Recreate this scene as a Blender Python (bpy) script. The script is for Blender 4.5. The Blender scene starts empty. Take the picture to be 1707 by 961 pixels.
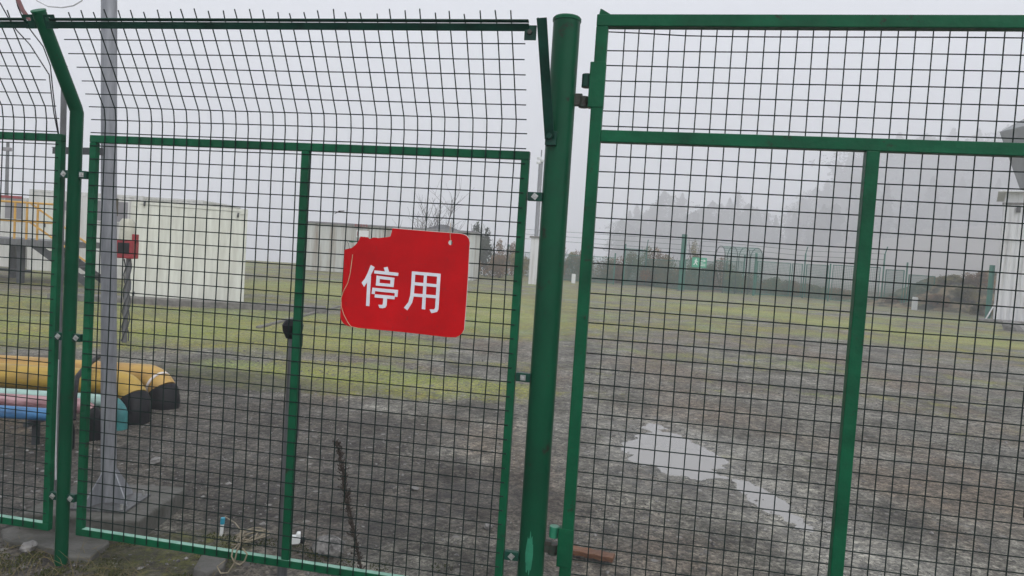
import bpy, math, random
import numpy as np
from mathutils import Vector, Matrix
from mathutils.geometry import tessellate_polygon
R = math.radians
SC = bpy.context.scene
COL = SC.collection
# ------------------------------------------------------------------ camera
F = 1200.0; PX, PY = 853.5, 480.5
pit, rol, yaw = R(2.70), R(3.67), R(10.58)
EYE = 1.706; D = 3.100
r0 = Vector((1, 0, 0)); u0 = Vector((0, math.sin(pit), math.cos(pit))); fw = Vector((0, math.cos(pit), -math.sin(pit)))
rt = r0*math.cos(rol) + u0*math.sin(rol); up = -r0*math.sin(rol) + u0*math.cos(rol)
cam = bpy.data.objects.new('camera', bpy.data.cameras.new('camera')); COL.objects.link(cam); SC.camera = cam
cam.data.sensor_width = 36; cam.data.lens = 36*F/1707; cam.data.clip_start = .02; cam.data.clip_end = 2000
M = Matrix.Identity(4)
for i in range(3):
    M[i][0] = rt[i]; M[i][1] = up[i]; M[i][2] = -fw[i]
M[0][3], M[1][3], M[2][3] = 0, 0, EYE
cam.matrix_world = M
# ------------------------------------------------------------------ light
SUN_EL, SUN_AZ = R(50), R(150)
w = bpy.data.worlds.new('World'); SC.world = w; w.use_nodes = True
nt = w.node_tree; nt.nodes.clear()
sky = nt.nodes.new('ShaderNodeTexSky'); sky.sky_type = 'NISHITA'; sky.sun_disc = False
sky.sun_elevation = SUN_EL; sky.sun_rotation = SUN_AZ; sky.dust_density = 5; sky.air_density = 1.0
hs = nt.nodes.new('ShaderNodeHueSaturation'); hs.inputs['Saturation'].default_value = .12
mx = nt.nodes.new('ShaderNodeMix'); mx.data_type = 'RGBA'; mx.inputs[0].default_value = .72
mx.inputs[7].default_value = (7.15, 7.5, 8.2, 1)
bg = nt.nodes.new('ShaderNodeBackground'); bg.inputs[1].default_value = .12
wo = nt.nodes.new('ShaderNodeOutputWorld')
nt.links.new(sky.outputs[0], hs.inputs['Color']); nt.links.new(hs.outputs[0], mx.inputs[6])
nt.links.new(mx.outputs[2], bg.inputs[0]); nt.links.new(bg.outputs[0], wo.inputs[0])
sl = bpy.data.lights.new('sun', 'SUN'); sl.energy = .7; sl.angle = R(25); sl.color = (1, .97, .93)
so = bpy.data.objects.new('sun', sl); COL.objects.link(so)
so.rotation_euler = Vector((math.sin(SUN_AZ)*math.cos(SUN_EL), math.cos(SUN_AZ)*math.cos(SUN_EL), math.sin(SUN_EL))).to_track_quat('Z', 'Y').to_euler()
SC.view_settings.view_transform = 'Standard'; SC.view_settings.look = 'None'
SC.view_settings.gamma = 1; SC.view_settings.exposure = 0.46; SC.view_settings.use_curve_mapping = False
SC.cycles.volume_bounces = 2; SC.cycles.max_bounces = 8; SC.cycles.transparent_max_bounces = 16
# ------------------------------------------------------------------ geometry of the view (calibration)
def ray(px, py): return fw + rt*((px-PX)/F) - up*((py-PY)/F)
hx = Vector((math.cos(yaw), -math.sin(yaw), 0)); nv = Vector((math.sin(yaw), math.cos(yaw), 0))
EV = Vector((0, 0, EYE))
def fp(px, py, off=0):                      # fence plane: (u, z) on the plane off metres nearer than the fence
    d = ray(px, py); P = d*((D-off)/d.dot(nv)); return P.dot(hx), P.z+EYE
def gp(px, py, z=0):
    d = ray(px, py); return EV + d*((z-EYE)/d.z)
def dp(px, py, y):
    d = ray(px, py); return EV + d*(y/d.y)
def fw_pt(u, off, z): return hx*u + nv*(D-off) + Vector((0, 0, z))
# ------------------------------------------------------------------ noise
def vnoise(x, y, seed=0):
    xi = np.floor(x).astype(np.int64); yi = np.floor(y).astype(np.int64); xf = x-xi; yf = y-yi
    def h(a, b):
        n = (a*374761393 + b*668265263 + seed*974711) & 0x7fffffff
        n = ((n ^ (n >> 13))*1274126177) & 0x7fffffff
        return ((n ^ (n >> 16)) & 0xffff)/65535.0
    sx = xf*xf*(3-2*xf); sy = yf*yf*(3-2*yf)
    return (h(xi, yi)*(1-sx)+h(xi+1, yi)*sx)*(1-sy)+(h(xi, yi+1)*(1-sx)+h(xi+1, yi+1)*sx)*sy
def fbm(x, y, o=4, seed=0):
    s = 0; a = .5
    for k in range(o): s = s + a*vnoise(x, y, seed+k*17); x = x*2.03+7; y = y*2.03+3; a *= .5
    return s
# ------------------------------------------------------------------ materials
def nmat(name):
    m = bpy.data.materials.new(name); m.use_nodes = True; return m, m.node_tree, m.node_tree.nodes['Principled BSDF']
def lk(t, a, b): t.links.new(a, b)
def mat(name, col, rough=.6, metal=0, var=.25, scale=8, bump=.0, bscale=60, col2=None, spec=.5, stretch=(1, 1, 1), thr=(.35, .7), specks=0, speckcol=(.02, .018, .012)):
    m, t, b = nmat(name)
    tc = t.nodes.new('ShaderNodeTexCoord'); mp = t.nodes.new('ShaderNodeMapping'); mp.inputs['Scale'].default_value = stretch
    lk(t, tc.outputs['Object'], mp.inputs[0])
    n = t.nodes.new('ShaderNodeTexNoise'); n.inputs['Scale'].default_value = scale; n.inputs['Detail'].default_value = 6; n.inputs['Roughness'].default_value = .65
    lk(t, mp.outputs[0], n.inputs['Vector'])
    cr = t.nodes.new('ShaderNodeValToRGB'); e = cr.color_ramp.elements
    e[0].position, e[1].position = thr
    c2 = col2 or tuple(c*(1-var) for c in col); c1 = tuple(min(1, c*(1+var*.4)) for c in col) if col2 is None else col
    e[0].color = (*c2, 1); e[1].color = (*c1, 1)
    lk(t, n.outputs['Fac'], cr.inputs[0]); lk(t, cr.outputs[0], b.inputs['Base Color'])
    b.inputs['Roughness'].default_value = rough; b.inputs['Metallic'].default_value = metal
    b.inputs['Specular IOR Level'].default_value = spec
    mr = t.nodes.new('ShaderNodeMapRange'); mr.inputs[3].default_value = max(0, rough-.12); mr.inputs[4].default_value = min(1, rough+.12)
    lk(t, n.outputs['Fac'], mr.inputs[0]); lk(t, mr.outputs[0], b.inputs['Roughness'])
    if specks:
        n3 = t.nodes.new('ShaderNodeTexNoise'); n3.inputs['Scale'].default_value = specks; n3.inputs['Detail'].default_value = 8; n3.inputs['Roughness'].default_value = .7
        lk(t, tc.outputs['Object'], n3.inputs['Vector'])
        r3 = t.nodes.new('ShaderNodeValToRGB'); r3.color_ramp.elements[0].position = .60; r3.color_ramp.elements[1].position = .68
        mx3 = t.nodes.new('ShaderNodeMix'); mx3.data_type = 'RGBA'; mx3.inputs[7].default_value = (*speckcol, 1)
        lk(t, n3.outputs['Fac'], r3.inputs[0]); lk(t, r3.outputs[0], mx3.inputs[0]); lk(t, cr.outputs[0], mx3.inputs[6]); lk(t, mx3.outputs[2], b.inputs['Base Color'])
    if bump:
        n2 = t.nodes.new('ShaderNodeTexNoise'); n2.inputs['Scale'].default_value = bscale; n2.inputs['Detail'].default_value = 5
        lk(t, mp.outputs[0], n2.inputs['Vector'])
        bp = t.nodes.new('ShaderNodeBump'); bp.inputs['Strength'].default_value = bump; bp.inputs['Distance'].default_value = .02
        lk(t, n2.outputs['Fac'], bp.inputs['Height']); lk(t, bp.outputs[0], b.inputs['Normal'])
    return m
MT = dict(
    green=mat('green_paint', (.001, .082, .034), .42, var=.4, scale=4, bump=.2, bscale=25, spec=.14, specks=14),
    post=mat('green_post_paint', (.001, .072, .031), .36, col2=(.001, .040, .018), scale=3.2, bump=.1, bscale=18, stretch=(1, 1, .6), spec=.14, specks=10),
    pale_green=mat('pale_green_paint', (.24, .44, .35), .5, col2=(.12, .27, .20), scale=14),
    patch=mat('fresh_green_paint', (.02, .19, .105), .3, var=.3, scale=12),
    dgreen=mat('dark_green_paint', (.004, .050, .032), .45, spec=.2, var=.4, scale=12, bump=.1, bscale=40),
    wire=mat('green_wire', (.003, .014, .011), .5, spec=.15, var=.3, scale=30),
    rust=mat('rusty_hinge', (.02, .05, .035), .6, col2=(.035, .016, .01), scale=30, bump=.3, bscale=90),
    bolt=mat('galvanised_bolt', (.45, .45, .43), .4, .6, var=.4, scale=60),
    galv=mat('galvanised_steel', (.30, .31, .33), .5, .25, col2=(.17, .175, .19), scale=4, bump=.06, bscale=40, stretch=(6, 6, .8)),
    galvd=mat('dull_galvanised_steel', (.16, .165, .17), .55, .2, col2=(.07, .07, .07), scale=6, stretch=(5, 5, .8)),
    red=mat('red_plastic', (.60, .002, .006), .5, var=.28, scale=3.5, spec=.16, specks=30, speckcol=(.30, .02, .02)),
    white=mat('white_lettering', (.66, .67, .72), .5, var=.12, scale=20),
    edge=mat('pale_sheet_edge', (.6, .55, .52), .6, var=.2, scale=20),
    cord=mat('cream_cord', (.55, .42, .27), .8, var=.3, scale=50),
    tie=mat('green_tie', (.03, .16, .10), .6, var=.3, scale=50),
    black=mat('black_rubber', (.007, .007, .009), .55, spec=.2, var=.4, scale=12, bump=.25, bscale=30),
    steel=mat('dark_steel', (.05, .055, .06), .5, .3, var=.4, scale=10),
    conc=mat('concrete', (.20, .19, .175), .85, col2=(.10, .095, .085), scale=7, bump=.4, bscale=40),
    concd=mat('damp_concrete', (.12, .115, .105), .8, col2=(.05, .05, .04), scale=6, bump=.5, bscale=30),
    yellow=mat('yellow_paint', (.37, .24, .034), .5, col2=(.24, .15, .03), scale=2.2, bump=.2, bscale=30, stretch=(1, 4, 6), thr=(.36, .55)),
    peach=mat('faded_yellow_paint', (.42, .26, .06), .5, col2=(.27, .15, .04), scale=2.2, bump=.2, stretch=(1, 4, 6), thr=(.36, .56)),
    pink=mat('faded_pink_paint', (.42, .25, .26), .55, col2=(.17, .07, .075), scale=3, bump=.2, stretch=(1, 5, 6), thr=(.38, .58)),
    blue=mat('blue_paint', (.05, .18, .37), .45, col2=(.03, .09, .19), scale=3, bump=.2, stretch=(1, 5, 6), thr=(.36, .54)),
    teal=mat('teal_paint', (.035, .20, .20), .5, col2=(.02, .11, .115), scale=7, bump=.1),
    mint=mat('faded_mint_paint', (.30, .45, .40), .5, var=.3, scale=4, stretch=(1, 6, 6)),
    cont=mat('off_white_container_paint', (.66, .67, .60), .55, col2=(.50, .50, .44), scale=2.5, stretch=(3, 3, .35)),
    contw=mat('white_cabin_paint', (.62, .62, .60), .55, col2=(.48, .47, .44), scale=2, stretch=(3, 3, .3)),
    shed=mat('weathered_white_wall', (.50, .51, .48), .6, col2=(.24, .20, .155), scale=1.1, stretch=(2.2, 2.2, .12), thr=(.36, .56)),
    clad=mat('stained_white_cladding', (.62, .62, .62), .6, col2=(.36, .34, .31), scale=2.2, stretch=(3, 3, .2), thr=(.28, .5)),
    seam=mat('dark_seal', (.05, .05, .05), .7, var=.3),
    grey=mat('grey_panel', (.20, .19, .20), .5, var=.2, scale=2),
    roof=mat('dark_roof_tiles', (.035, .038, .05), .6, var=.3, scale=6),
    hop=mat('grey_sheet_metal', (.26, .27, .28), .45, .35, col2=(.19, .20, .20), scale=1.5),
    rail=mat('yellow_handrail', (.55, .30, .04), .5, var=.3, scale=6),
    redp=mat('red_alarm_paint', (.28, .015, .02), .4, var=.3, scale=10),
    beige=mat('beige_lamp_glass', (.42, .41, .33), .3, var=.2, scale=10),
    wood=mat('wet_wood', (.22, .105, .05), .65, col2=(.09, .035, .018), scale=9, bump=.5, bscale=40, stretch=(.5, 6, 6)),
    dry=mat('dry_stalk', (.045, .032, .024), .9, var=.5, scale=40),
    straw=mat('dry_grass', (.16, .13, .06), .9, var=.4, scale=10),
    mosst=mat('moss_green', (.045, .052, .010), .95, var=.5, scale=30),
    stone=mat('pale_stone', (.26, .25, .235), .8, col2=(.13, .125, .12), scale=14, bump=.4, bscale=60),
    gravel=mat('gravel', (.26, .25, .235), .7, col2=(.05, .047, .044), scale=16, thr=(.42, .60), bump=.3, bscale=60),
    fgreen=mat('far_green_fence', (.01, .16, .11), .6, var=.3, scale=3),
    fdark=mat('far_dark_fence', (.04, .085, .07), .6, var=.3, scale=3),
    bark=mat('bark', (.06, .05, .045), .9, var=.4, scale=6),
    con=mat('conifer_needles', (.026, .042, .028), .9, var=.5, scale=.8),
    ever=mat('evergreen_leaves', (.032, .052, .03), .85, var=.5, scale=1.5),
    scrub=mat('brown_scrub', (.21, .115, .045), .9, col2=(.07, .05, .02), scale=1.3, thr=(.4, .6)),
    olive=mat('olive_scrub', (.19, .16, .035), .9, col2=(.06, .06, .02), scale=1.3, thr=(.4, .6)),
    whitep=mat('white_plastic', (.72, .73, .72), .4, var=.1, scale=10),
    bluep=mat('blue_plastic', (.03, .30, .42), .4, var=.2, scale=10),
    hose=mat('red_brown_hose', (.12, .03, .03), .5, var=.3, scale=20),
    wcable=mat('pale_cable', (.5, .5, .5), .6, var=.2, scale=20),
    signg=mat('sign_green', (.02, .36, .20), .5, var=.1, scale=5),
)
_m = MT['red']; _t = _m.node_tree; _o = _t.nodes['Material Output']; _tr = _t.nodes.new('ShaderNodeBsdfTranslucent'); _tr.inputs[0].default_value = (.75, .01, .015, 1)
_mx = _t.nodes.new('ShaderNodeMixShader'); _mx.inputs[0].default_value = .28
_t.links.new(_t.nodes['Principled BSDF'].outputs[0], _mx.inputs[1]); _t.links.new(_tr.outputs[0], _mx.inputs[2]); _t.links.new(_mx.outputs[0], _o.inputs[0])
# ------------------------------------------------------------------ mesh builder
class MB:
    def __init__(s): s.v = []; s.f = []
    def add(s, vs, fs):
        o = len(s.v); s.v += [tuple(v) for v in vs]; s.f += [tuple(i+o for i in f) for f in fs]; return s
    def box(s, x0, x1, y0, y1, z0, z1):
        return s.add([(x, y, z) for z in (z0, z1) for y in (y0, y1) for x in (x0, x1)],
                     [(0, 2, 3, 1), (4, 5, 7, 6), (0, 1, 5, 4), (2, 6, 7, 3), (0, 4, 6, 2), (1, 3, 7, 5)])
    def beam(s, a, b, wd, ht, upv=(0, 0, 1)):
        a = Vector(a); b = Vector(b); d = (b-a).normalized(); U = Vector(upv)
        sx = d.cross(U).normalized()*wd/2; sz = sx.cross(d).normalized()*ht/2
        vs = [p+i*sx+j*sz for p in (a, b) for i, j in ((-1, -1), (1, -1), (1, 1), (-1, 1))]
        return s.add(vs, [(3, 2, 1, 0), (4, 5, 6, 7), (0, 1, 5, 4), (1, 2, 6, 5), (2, 3, 7, 6), (3, 0, 4, 7)])
    def tube(s, pts, r, n=6, caps=True):
        pts = [Vector(p) for p in pts]; rs = r if hasattr(r, '__len__') else [r]*len(pts)
        vs = []; fs = []; prev = None
        for i, p in enumerate(pts):
            d = (pts[min(i+1, len(pts)-1)]-pts[max(i-1, 0)]).normalized()
            if prev is None:
                a = Vector((0, 0, 1)) if abs(d.z) < .9 else Vector((1, 0, 0)); e = d.cross(a).normalized()
            else:
                e = (prev-d*prev.dot(d)).normalized()
            prev = e; g = d.cross(e)
            for k in range(n):
                t = 2*math.pi*k/n; vs.append(p+(e*math.cos(t)+g*math.sin(t))*rs[i])
        for i in range(len(pts)-1):
            for k in range(n):
                a = i*n+k; b = i*n+(k+1) % n; fs.append((a, b, b+n, a+n))
        if caps: fs.append(tuple(range(n-1, -1, -1))); fs.append(tuple(range((len(pts)-1)*n, len(pts)*n)))
        return s.add(vs, fs)
    def prism(s, poly, fn, t0, t1, holes=()):         # fn(a, b, t) -> 3D; poly outline counter or clockwise
        loops = [poly]+list(holes); flat = [p for l in loops for p in l]; n = len(flat)
        tris = tessellate_polygon([[Vector((p[0], p[1], 0)) for p in l] for l in loops])
        vs = [fn(p[0], p[1], t0) for p in flat]+[fn(p[0], p[1], t1) for p in flat]
        fs = [tuple(t) for t in tris]+[tuple(i+n for i in reversed(t)) for t in tris]
        o = 0
        for l in loops:
            m = len(l)
            for i in range(m): a = o+i; b = o+(i+1) % m; fs.append((a, b, b+n, a+n))
            o += m
        return s.add(vs, fs)
    def build(s, name, m, parent=None, smooth=False, bevel=0, fix=True):
        me = bpy.data.meshes.new(name); me.from_pydata(s.v, [], s.f); me.materials.append(m if not isinstance(m, str) else MT[m])
        if fix:
            import bmesh
            bm = bmesh.new(); bm.from_mesh(me); bmesh.ops.recalc_face_normals(bm, faces=bm.faces); bm.to_mesh(me); bm.free()
        if smooth:
            me.polygons.foreach_set('use_smooth', [True]*len(me.polygons)); me.set_sharp_from_angle(angle=R(40))
        o = bpy.data.objects.new(name, me); COL.objects.link(o)
        if parent: o.parent = parent
        if bevel:
            b = o.modifiers.new('bevel', 'BEVEL'); b.width = bevel; b.segments = 2; b.limit_method = 'ANGLE'
        return o
def tag(o, label=None, cat=None, group=None, kind=None):
    if label: o['label'] = label
    if cat: o['category'] = cat
    if group: o['group'] = group
    if kind: o['kind'] = kind
    return o
def empty(name, loc, rz, label, cat, group=None):
    o = bpy.data.objects.new(name, None); o.location = loc; o.rotation_euler = (0, 0, rz); o.empty_display_size = .1
    COL.objects.link(o); return tag(o, label, cat, group)
def copy_tree(o, parent=None):
    c = o.copy(); COL.objects.link(c); c.parent = parent
    for ch in list(o.children): copy_tree(ch, c)
    return c
rng = random.Random(7)

# ================================================================== SETTING
# ---- ground
PUD = (1.58, 6.50)
def ground_z(x, y):
    x = np.asarray(x, float); y = np.asarray(y, float)
    z = .020*(fbm(x*.7, y*.7, 4, 3)-.47)+.016*(fbm(x*3, y*3, 3, 5)-.44)
    z = z+.010*(fbm(x*9, y*9, 2, 8)-.37)*np.clip(1-(y-9)/6, 0, 1)
    # wheel ruts running away from the gate
    def rut(x0, y0, x1, y1, wdt, dep):
        L = math.hypot(x1-x0, y1-y0); dx, dy = (x1-x0)/L, (y1-y0)/L
        t = np.clip(((x-x0)*dx+(y-y0)*dy)/L, 0, 1); d = np.hypot(x-x0-t*L*dx, y-y0-t*L*dy)
        return -dep*np.exp(-(d/wdt)**2)
    z = z+rut(2.30, 3.0, 2.0, 5.7, .20, .012)+rut(.75, 3.2, .2, 12, .3, .006)+rut(1.6, 6.6, 1.2, 14, .25, .012)
    dx = x-PUD[0]; dy = y-PUD[1]; c, s_ = math.cos(-.12), math.sin(-.12)
    e = ((dx*c+dy*s_)/(.46+.10*np.sin(y*4+1)))**2+((-dx*s_+dy*c)/.92)**2
    z = z-.036*np.exp(-e**1.1)+(.009*(fbm(x*5, y*5, 3, 41)-.45)+.014*(fbm(x*14, y*14, 3, 43)-.45))*np.exp(-(e/3)**2)
    e2 = ((x-1.98)/.20)**2+((y-5.35)/.70)**2; z = z-.020*np.exp(-e2)
    # undulation of the yard, further away
    z = z+.25*(fbm(x*.06, y*.06, 3, 11)-.45)*np.clip((y-12)/15, 0, 1)*np.clip((60-y)/10, 0, 1)
    # bank of scrub behind the yard
    z = z+.55*np.exp(-((y-56-.05*x)/3.5)**2)*np.clip((x+2)/6, 0, 1)*np.clip((40-x)/8, 0, 1)
    # hillside on the right, falling ground on the left
    z = z+np.clip((y-150)/140, 0, 1)**1.3*np.clip(x-60, 0, 300)*.19*(1+.3*(fbm(x*.05, y*.05, 3, 31)-.5))
    z = z-np.clip(y-54, 0, 40)*.45*np.clip((6-x)/12, 0, 1)
    return z
def gz(x, y): return float(ground_z(np.array([x]), np.array([y]))[0])
nx, ny = 1000, 1000
tx = np.linspace(-5.25, 5.6, nx); gx = 3.0*np.sinh(tx)
ty = np.linspace(-1.9, 5.88, ny); gy = 3.0*np.sinh(ty)+3.4
XX, YY = np.meshgrid(gx, gy); ZZ = ground_z(XX, YY)
me = bpy.data.meshes.new('ground')
V = np.stack([XX.ravel(), YY.ravel(), ZZ.ravel()], 1)
I = (np.arange(ny-1)[:, None]*nx+np.arange(nx-1)[None, :]).ravel()
Q = np.stack([I, I+1, I+1+nx, I+nx], 1)
me.vertices.add(len(V)); me.vertices.foreach_set('co', V.ravel())
me.loops.add(Q.size); me.loops.foreach_set('vertex_index', Q.ravel().astype(np.int32))
me.polygons.add(len(Q)); me.polygons.foreach_set('loop_start', np.arange(0, Q.size, 4, dtype=np.int32)); me.polygons.foreach_set('loop_total', np.full(len(Q), 4, dtype=np.int32))
me.update(); me.validate(); me.polygons.foreach_set('use_smooth', [True]*len(me.polygons))
def blob(cx, cy, rx, ry, a=0, p=1.5):
    c, s_ = math.cos(a), math.sin(a); dx, dy = XX-cx, YY-cy
    return np.exp(-(((dx*c+dy*s_)/rx)**2+((-dx*s_+dy*c)/ry)**2)**p)
moss = np.zeros_like(XX)
for b in ((-2.4, 9.2, 1.9, 1.25, .15), (-.9, 9.0, 1.6, .9, .0), (-2.6, 8.4, 1.3, .5, 0), (-6.2, 12.8, 4.2, 3.2, .2), (-8.5, 11.2, 3, 2.6, 0), (-2.8, 12.5, 2.2, 1.8, .0), (-4.5, 26, 9, 6, 0), (-.5, 20, 2.6, 6, 0),
          (-2.75, 3.0, 1.0, .45, 0), (-1.75, 2.75, .8, .35, 0), (-1.75, 3.75, .45, .35, 0), (-.9, 2.6, .8, .3, 0)):
    moss = np.maximum(moss, blob(*b))
for px, py, rx, ry, k in ((1240, 520, 4.5, 2.6, 1), (1400, 540, 3.5, 2.6, 1), (1560, 560, 3.5, 2.2, 1), (1680, 575, 4, 2.0, 1), (1100, 500, 4, 3, .7), (1650, 640, 1.6, .8, .45), (1330, 600, 2, 1, .45), (1000, 490, 2.0, 2.6, .6)):
    g = gp(px, py); moss = np.maximum(moss, k*blob(g.x, g.y, rx, ry, -.25))
moss = np.maximum(moss, .50*np.clip((YY-9)/10, 0, 1)*np.clip((64-YY)/8, 0, 1)); moss = np.maximum(moss, .28*np.clip((YY-5)/4, 0, 1)*np.clip((64-YY)/8, 0, 1))
moss = np.maximum(moss, .75*np.clip((-XX-1.5)/2, 0, 1)*np.clip((YY-9)/2, 0, 1)*np.clip((20-YY)/4, 0, 1))
dark = np.zeros_like(XX)
for b in ((-2.5, 6.5, 1.35, 1.35, .1), (-1.4, 6.5, 1.1, .9, 0), (-1.2, 5.0, 2.0, 1.0, 0), (-3.6, 4.6, 1.4, 1.2, 0), (-1.9, 3.6, .7, .4, 0), (-3.0, 3.1, 1.4, .6, 0), (-2.0, 3.0, 1.8, .6, 0), (-4.6, 8.2, 2.5, 1.0, 0), (-1.0, 2.7, 1.6, .45, 0)):
    dark = np.maximum(dark, blob(*b))
dark = np.maximum(dark, .40*np.clip((4.6-YY)/1.2, 0, 1)*np.clip((.2-XX)/1.0, .3, 1))
brown = np.clip((YY-48)/6, 0, 1)*np.clip((XX+2)/6, 0, 1)
brown = np.maximum(brown, blob(28.9, 45.2, 7, 6)); brown = np.maximum(brown, np.clip((YY-100)/20, 0, 1))
wet = np.maximum(blob(PUD[0], PUD[1], .75, 1.4, 0), blob(2.15, 4.5, .42, 1.9, .1))
ca = me.color_attributes.new('mask', 'FLOAT_COLOR', 'POINT')
ca.data.foreach_set('color', np.stack([moss.ravel(), dark.ravel(), brown.ravel(), wet.ravel()], 1).ravel().astype(np.float32))
gm, t, b = nmat('yard_ground')
N = t.nodes.new
at = N('ShaderNodeAttribute'); at.attribute_name = 'mask'; sp = N('ShaderNodeSeparateColor'); lk(t, at.outputs['Color'], sp.inputs[0])
geo = N('ShaderNodeNewGeometry')
def nz(scale, det=6, ro=.6, vec=None, st=None):
    n = N('ShaderNodeTexNoise'); n.inputs['Scale'].default_value = scale; n.inputs['Detail'].default_value = det; n.inputs['Roughness'].default_value = ro
    src = vec or geo.outputs['Position']
    if st:
        mp = N('ShaderNodeMapping'); mp.inputs['Scale'].default_value = st; lk(t, src, mp.inputs[0]); src = mp.outputs[0]
    lk(t, src, n.inputs['Vector']); return n.outputs['Fac']
def ramp(fac, p0, c0, p1, c1):
    r = N('ShaderNodeValToRGB'); e = r.color_ramp.elements; e[0].position = p0; e[1].position = p1
    e[0].color = (*c0, 1) if hasattr(c0, '__len__') else (c0, c0, c0, 1); e[1].color = (*c1, 1) if hasattr(c1, '__len__') else (c1, c1, c1, 1)
    lk(t, fac, r.inputs[0]); return r.outputs[0]
def mixc(fac, a, b_, mode='MIX'):
    m = N('ShaderNodeMix'); m.data_type = 'RGBA'; m.blend_type = mode
    for s_, v in ((0, fac), (6, a), (7, b_)):
        if hasattr(v, 'links'): lk(t, v, m.inputs[s_])
        elif hasattr(v, '__len__'): m.inputs[s_].default_value = (*v, 1)
        else: m.inputs[s_].default_value = v
    return m.outputs[2]
def mth(op, a, b_=None, c=None):
    m = N('ShaderNodeMath'); m.operation = op
    for i, v in enumerate((a, b_, c)):
        if v is None: continue
        if hasattr(v, 'links'): lk(t, v, m.inputs[i])
        else: m.inputs[i].default_value = v
    return m.outputs[0]
def thresh(mask, noise, lo, hi, amp=.9):
    s_ = mth('ADD', mask, mth('MULTIPLY', mth('SUBTRACT', noise, .5), amp))
    m = N('ShaderNodeMapRange'); m.inputs[1].default_value = lo; m.inputs[2].default_value = hi; lk(t, s_, m.inputs[0]); return m.outputs[0]
base = mixc(ramp(nz(1.1, 8, .68), .40, 0, .60, 1), (.076, .069, .054), (.215, .204, .170))
base = mixc(ramp(nz(.55, 5, .6, st=(1, .5, 1)), .48, 0, .60, .8), base, (.155, .120, .086))
grain = nz(60, 6, .8); vor = N('ShaderNodeTexVoronoi'); vor.inputs['Scale'].default_value = 34; lk(t, geo.outputs['Position'], vor.inputs['Vector'])
vor2 = N('ShaderNodeTexVoronoi'); vor2.inputs['Scale'].default_value = 13; vor2.inputs['Randomness'].default_value = 1; lk(t, geo.outputs['Position'], vor2.inputs['Vector'])
vc = N('ShaderNodeSeparateColor'); lk(t, vor.outputs['Color'], vc.inputs[0]); vd = N('ShaderNodeSeparateColor'); lk(t, vor2.outputs['Color'], vd.inputs[0])
base = mixc(mth('MULTIPLY', thresh(sp.outputs[1], nz(2.3, 7, .75), .25, .7, 1.2), .85), base, mixc(ramp(nz(2.1, 6, .7), .42, 0, .58, 1), (.036, .029, .022), (.085, .074, .060)))
base = mixc(.9, base, ramp(grain, .36, .2, .64, 1.8), 'MULTIPLY')
base = mixc(.8, base, ramp(nz(9, 7, .75), .38, .35, .60, 1.55), 'MULTIPLY')
base = mixc(.75, base, ramp(vc.outputs[0], .1, .45, .95, 1.6), 'MULTIPLY')
peb = mth('MULTIPLY', ramp(vd.outputs[1], .86, 0, .90, 1), ramp(vor2.outputs['Distance'], .22, 1, .34, 0))
base = mixc(peb, base, mixc(vd.outputs[0], (.045, .042, .038), (.30, .285, .26)))
mossc = mixc(ramp(nz(1.7, 6, .65), .42, 0, .58, 1), (.15, .16, .010), (.33, .32, .035))
mossc = mixc(ramp(nz(.4, 3, .5), .48, 0, .60, .8), mossc, (.25, .33, .07))
mossc = mixc(ramp(nz(3.3, 6, .7), .56, 0, .66, .6), mossc, (.20, .115, .03))
mossc = mixc(.9, mossc, ramp(nz(26, 6, .85), .36, .30, .62, 1.45), 'MULTIPLY')
mossc = mixc(ramp(sp.outputs[0], .72, 0, .98, .75), mossc, mixc(ramp(nz(.8, 5, .6), .46, 0, .56, 1), (.30, .36, .03), (.40, .39, .07)))
mossc = mixc(ramp(sp.outputs[1], .15, 0, .45, .9), mossc, mixc(ramp(nz(5, 6, .7), .42, 0, .6, 1), (.030, .034, .010), (.10, .105, .02)))
mossc = mixc(.9, mossc, ramp(nz(26, 6, .85), .36, .30, .62, 1.45), 'MULTIPLY')
mossf = thresh(sp.outputs[0], mth('ADD', mth('MULTIPLY', nz(1.9, 9, .8), .5), mth('MULTIPLY', nz(.33, 5, .6, st=(.6, 1.3, 1)), .5)), .34, .58, 3.0)
mossf = mth('MULTIPLY', mossf, ramp(nz(11, 7, .85), .40, .08, .56, 1.0))
base = mixc(mossf, base, mossc)
base = mixc(thresh(sp.outputs[2], nz(1.1, 6, .7), .3, .7), base, mixc(ramp(nz(2.6, 6, .7), .4, 0, .6, 1), (.040, .032, .020), (.125, .10, .055)))
base = mixc(mth('MULTIPLY', at.outputs['Alpha'], .12), base, mixc(.5, base, (.0, .0, .0)))
lk(t, base, b.inputs['Base Color'])
rr = mth('SUBTRACT', ramp(nz(1.7, 5, .6), .4, .62, .6, .86), mth('MULTIPLY', at.outputs['Alpha'], ramp(nz(4, 5, .6), .36, .38, .56, .68)))
lk(t, rr, b.inputs['Roughness'])
hgt = mth('ADD', mth('MULTIPLY', grain, .5), mth('ADD', mth('MULTIPLY', nz(12, 6, .7), 1.0), mth('MULTIPLY', mth('SUBTRACT', 1.0, vor.outputs['Distance']), .35)))
bp = N('ShaderNodeBump'); bp.inputs['Distance'].default_value = .05; lk(t, mth('SUBTRACT', 1.0, mth('MULTIPLY', at.outputs['Alpha'], .6)), bp.inputs['Strength'])
lk(t, hgt, bp.inputs['Height']); lk(t, bp.outputs[0], b.inputs['Normal'])
me.materials.append(gm)
gr = bpy.data.objects.new('ground', me); COL.objects.link(gr); tag(gr, kind='structure')
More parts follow.
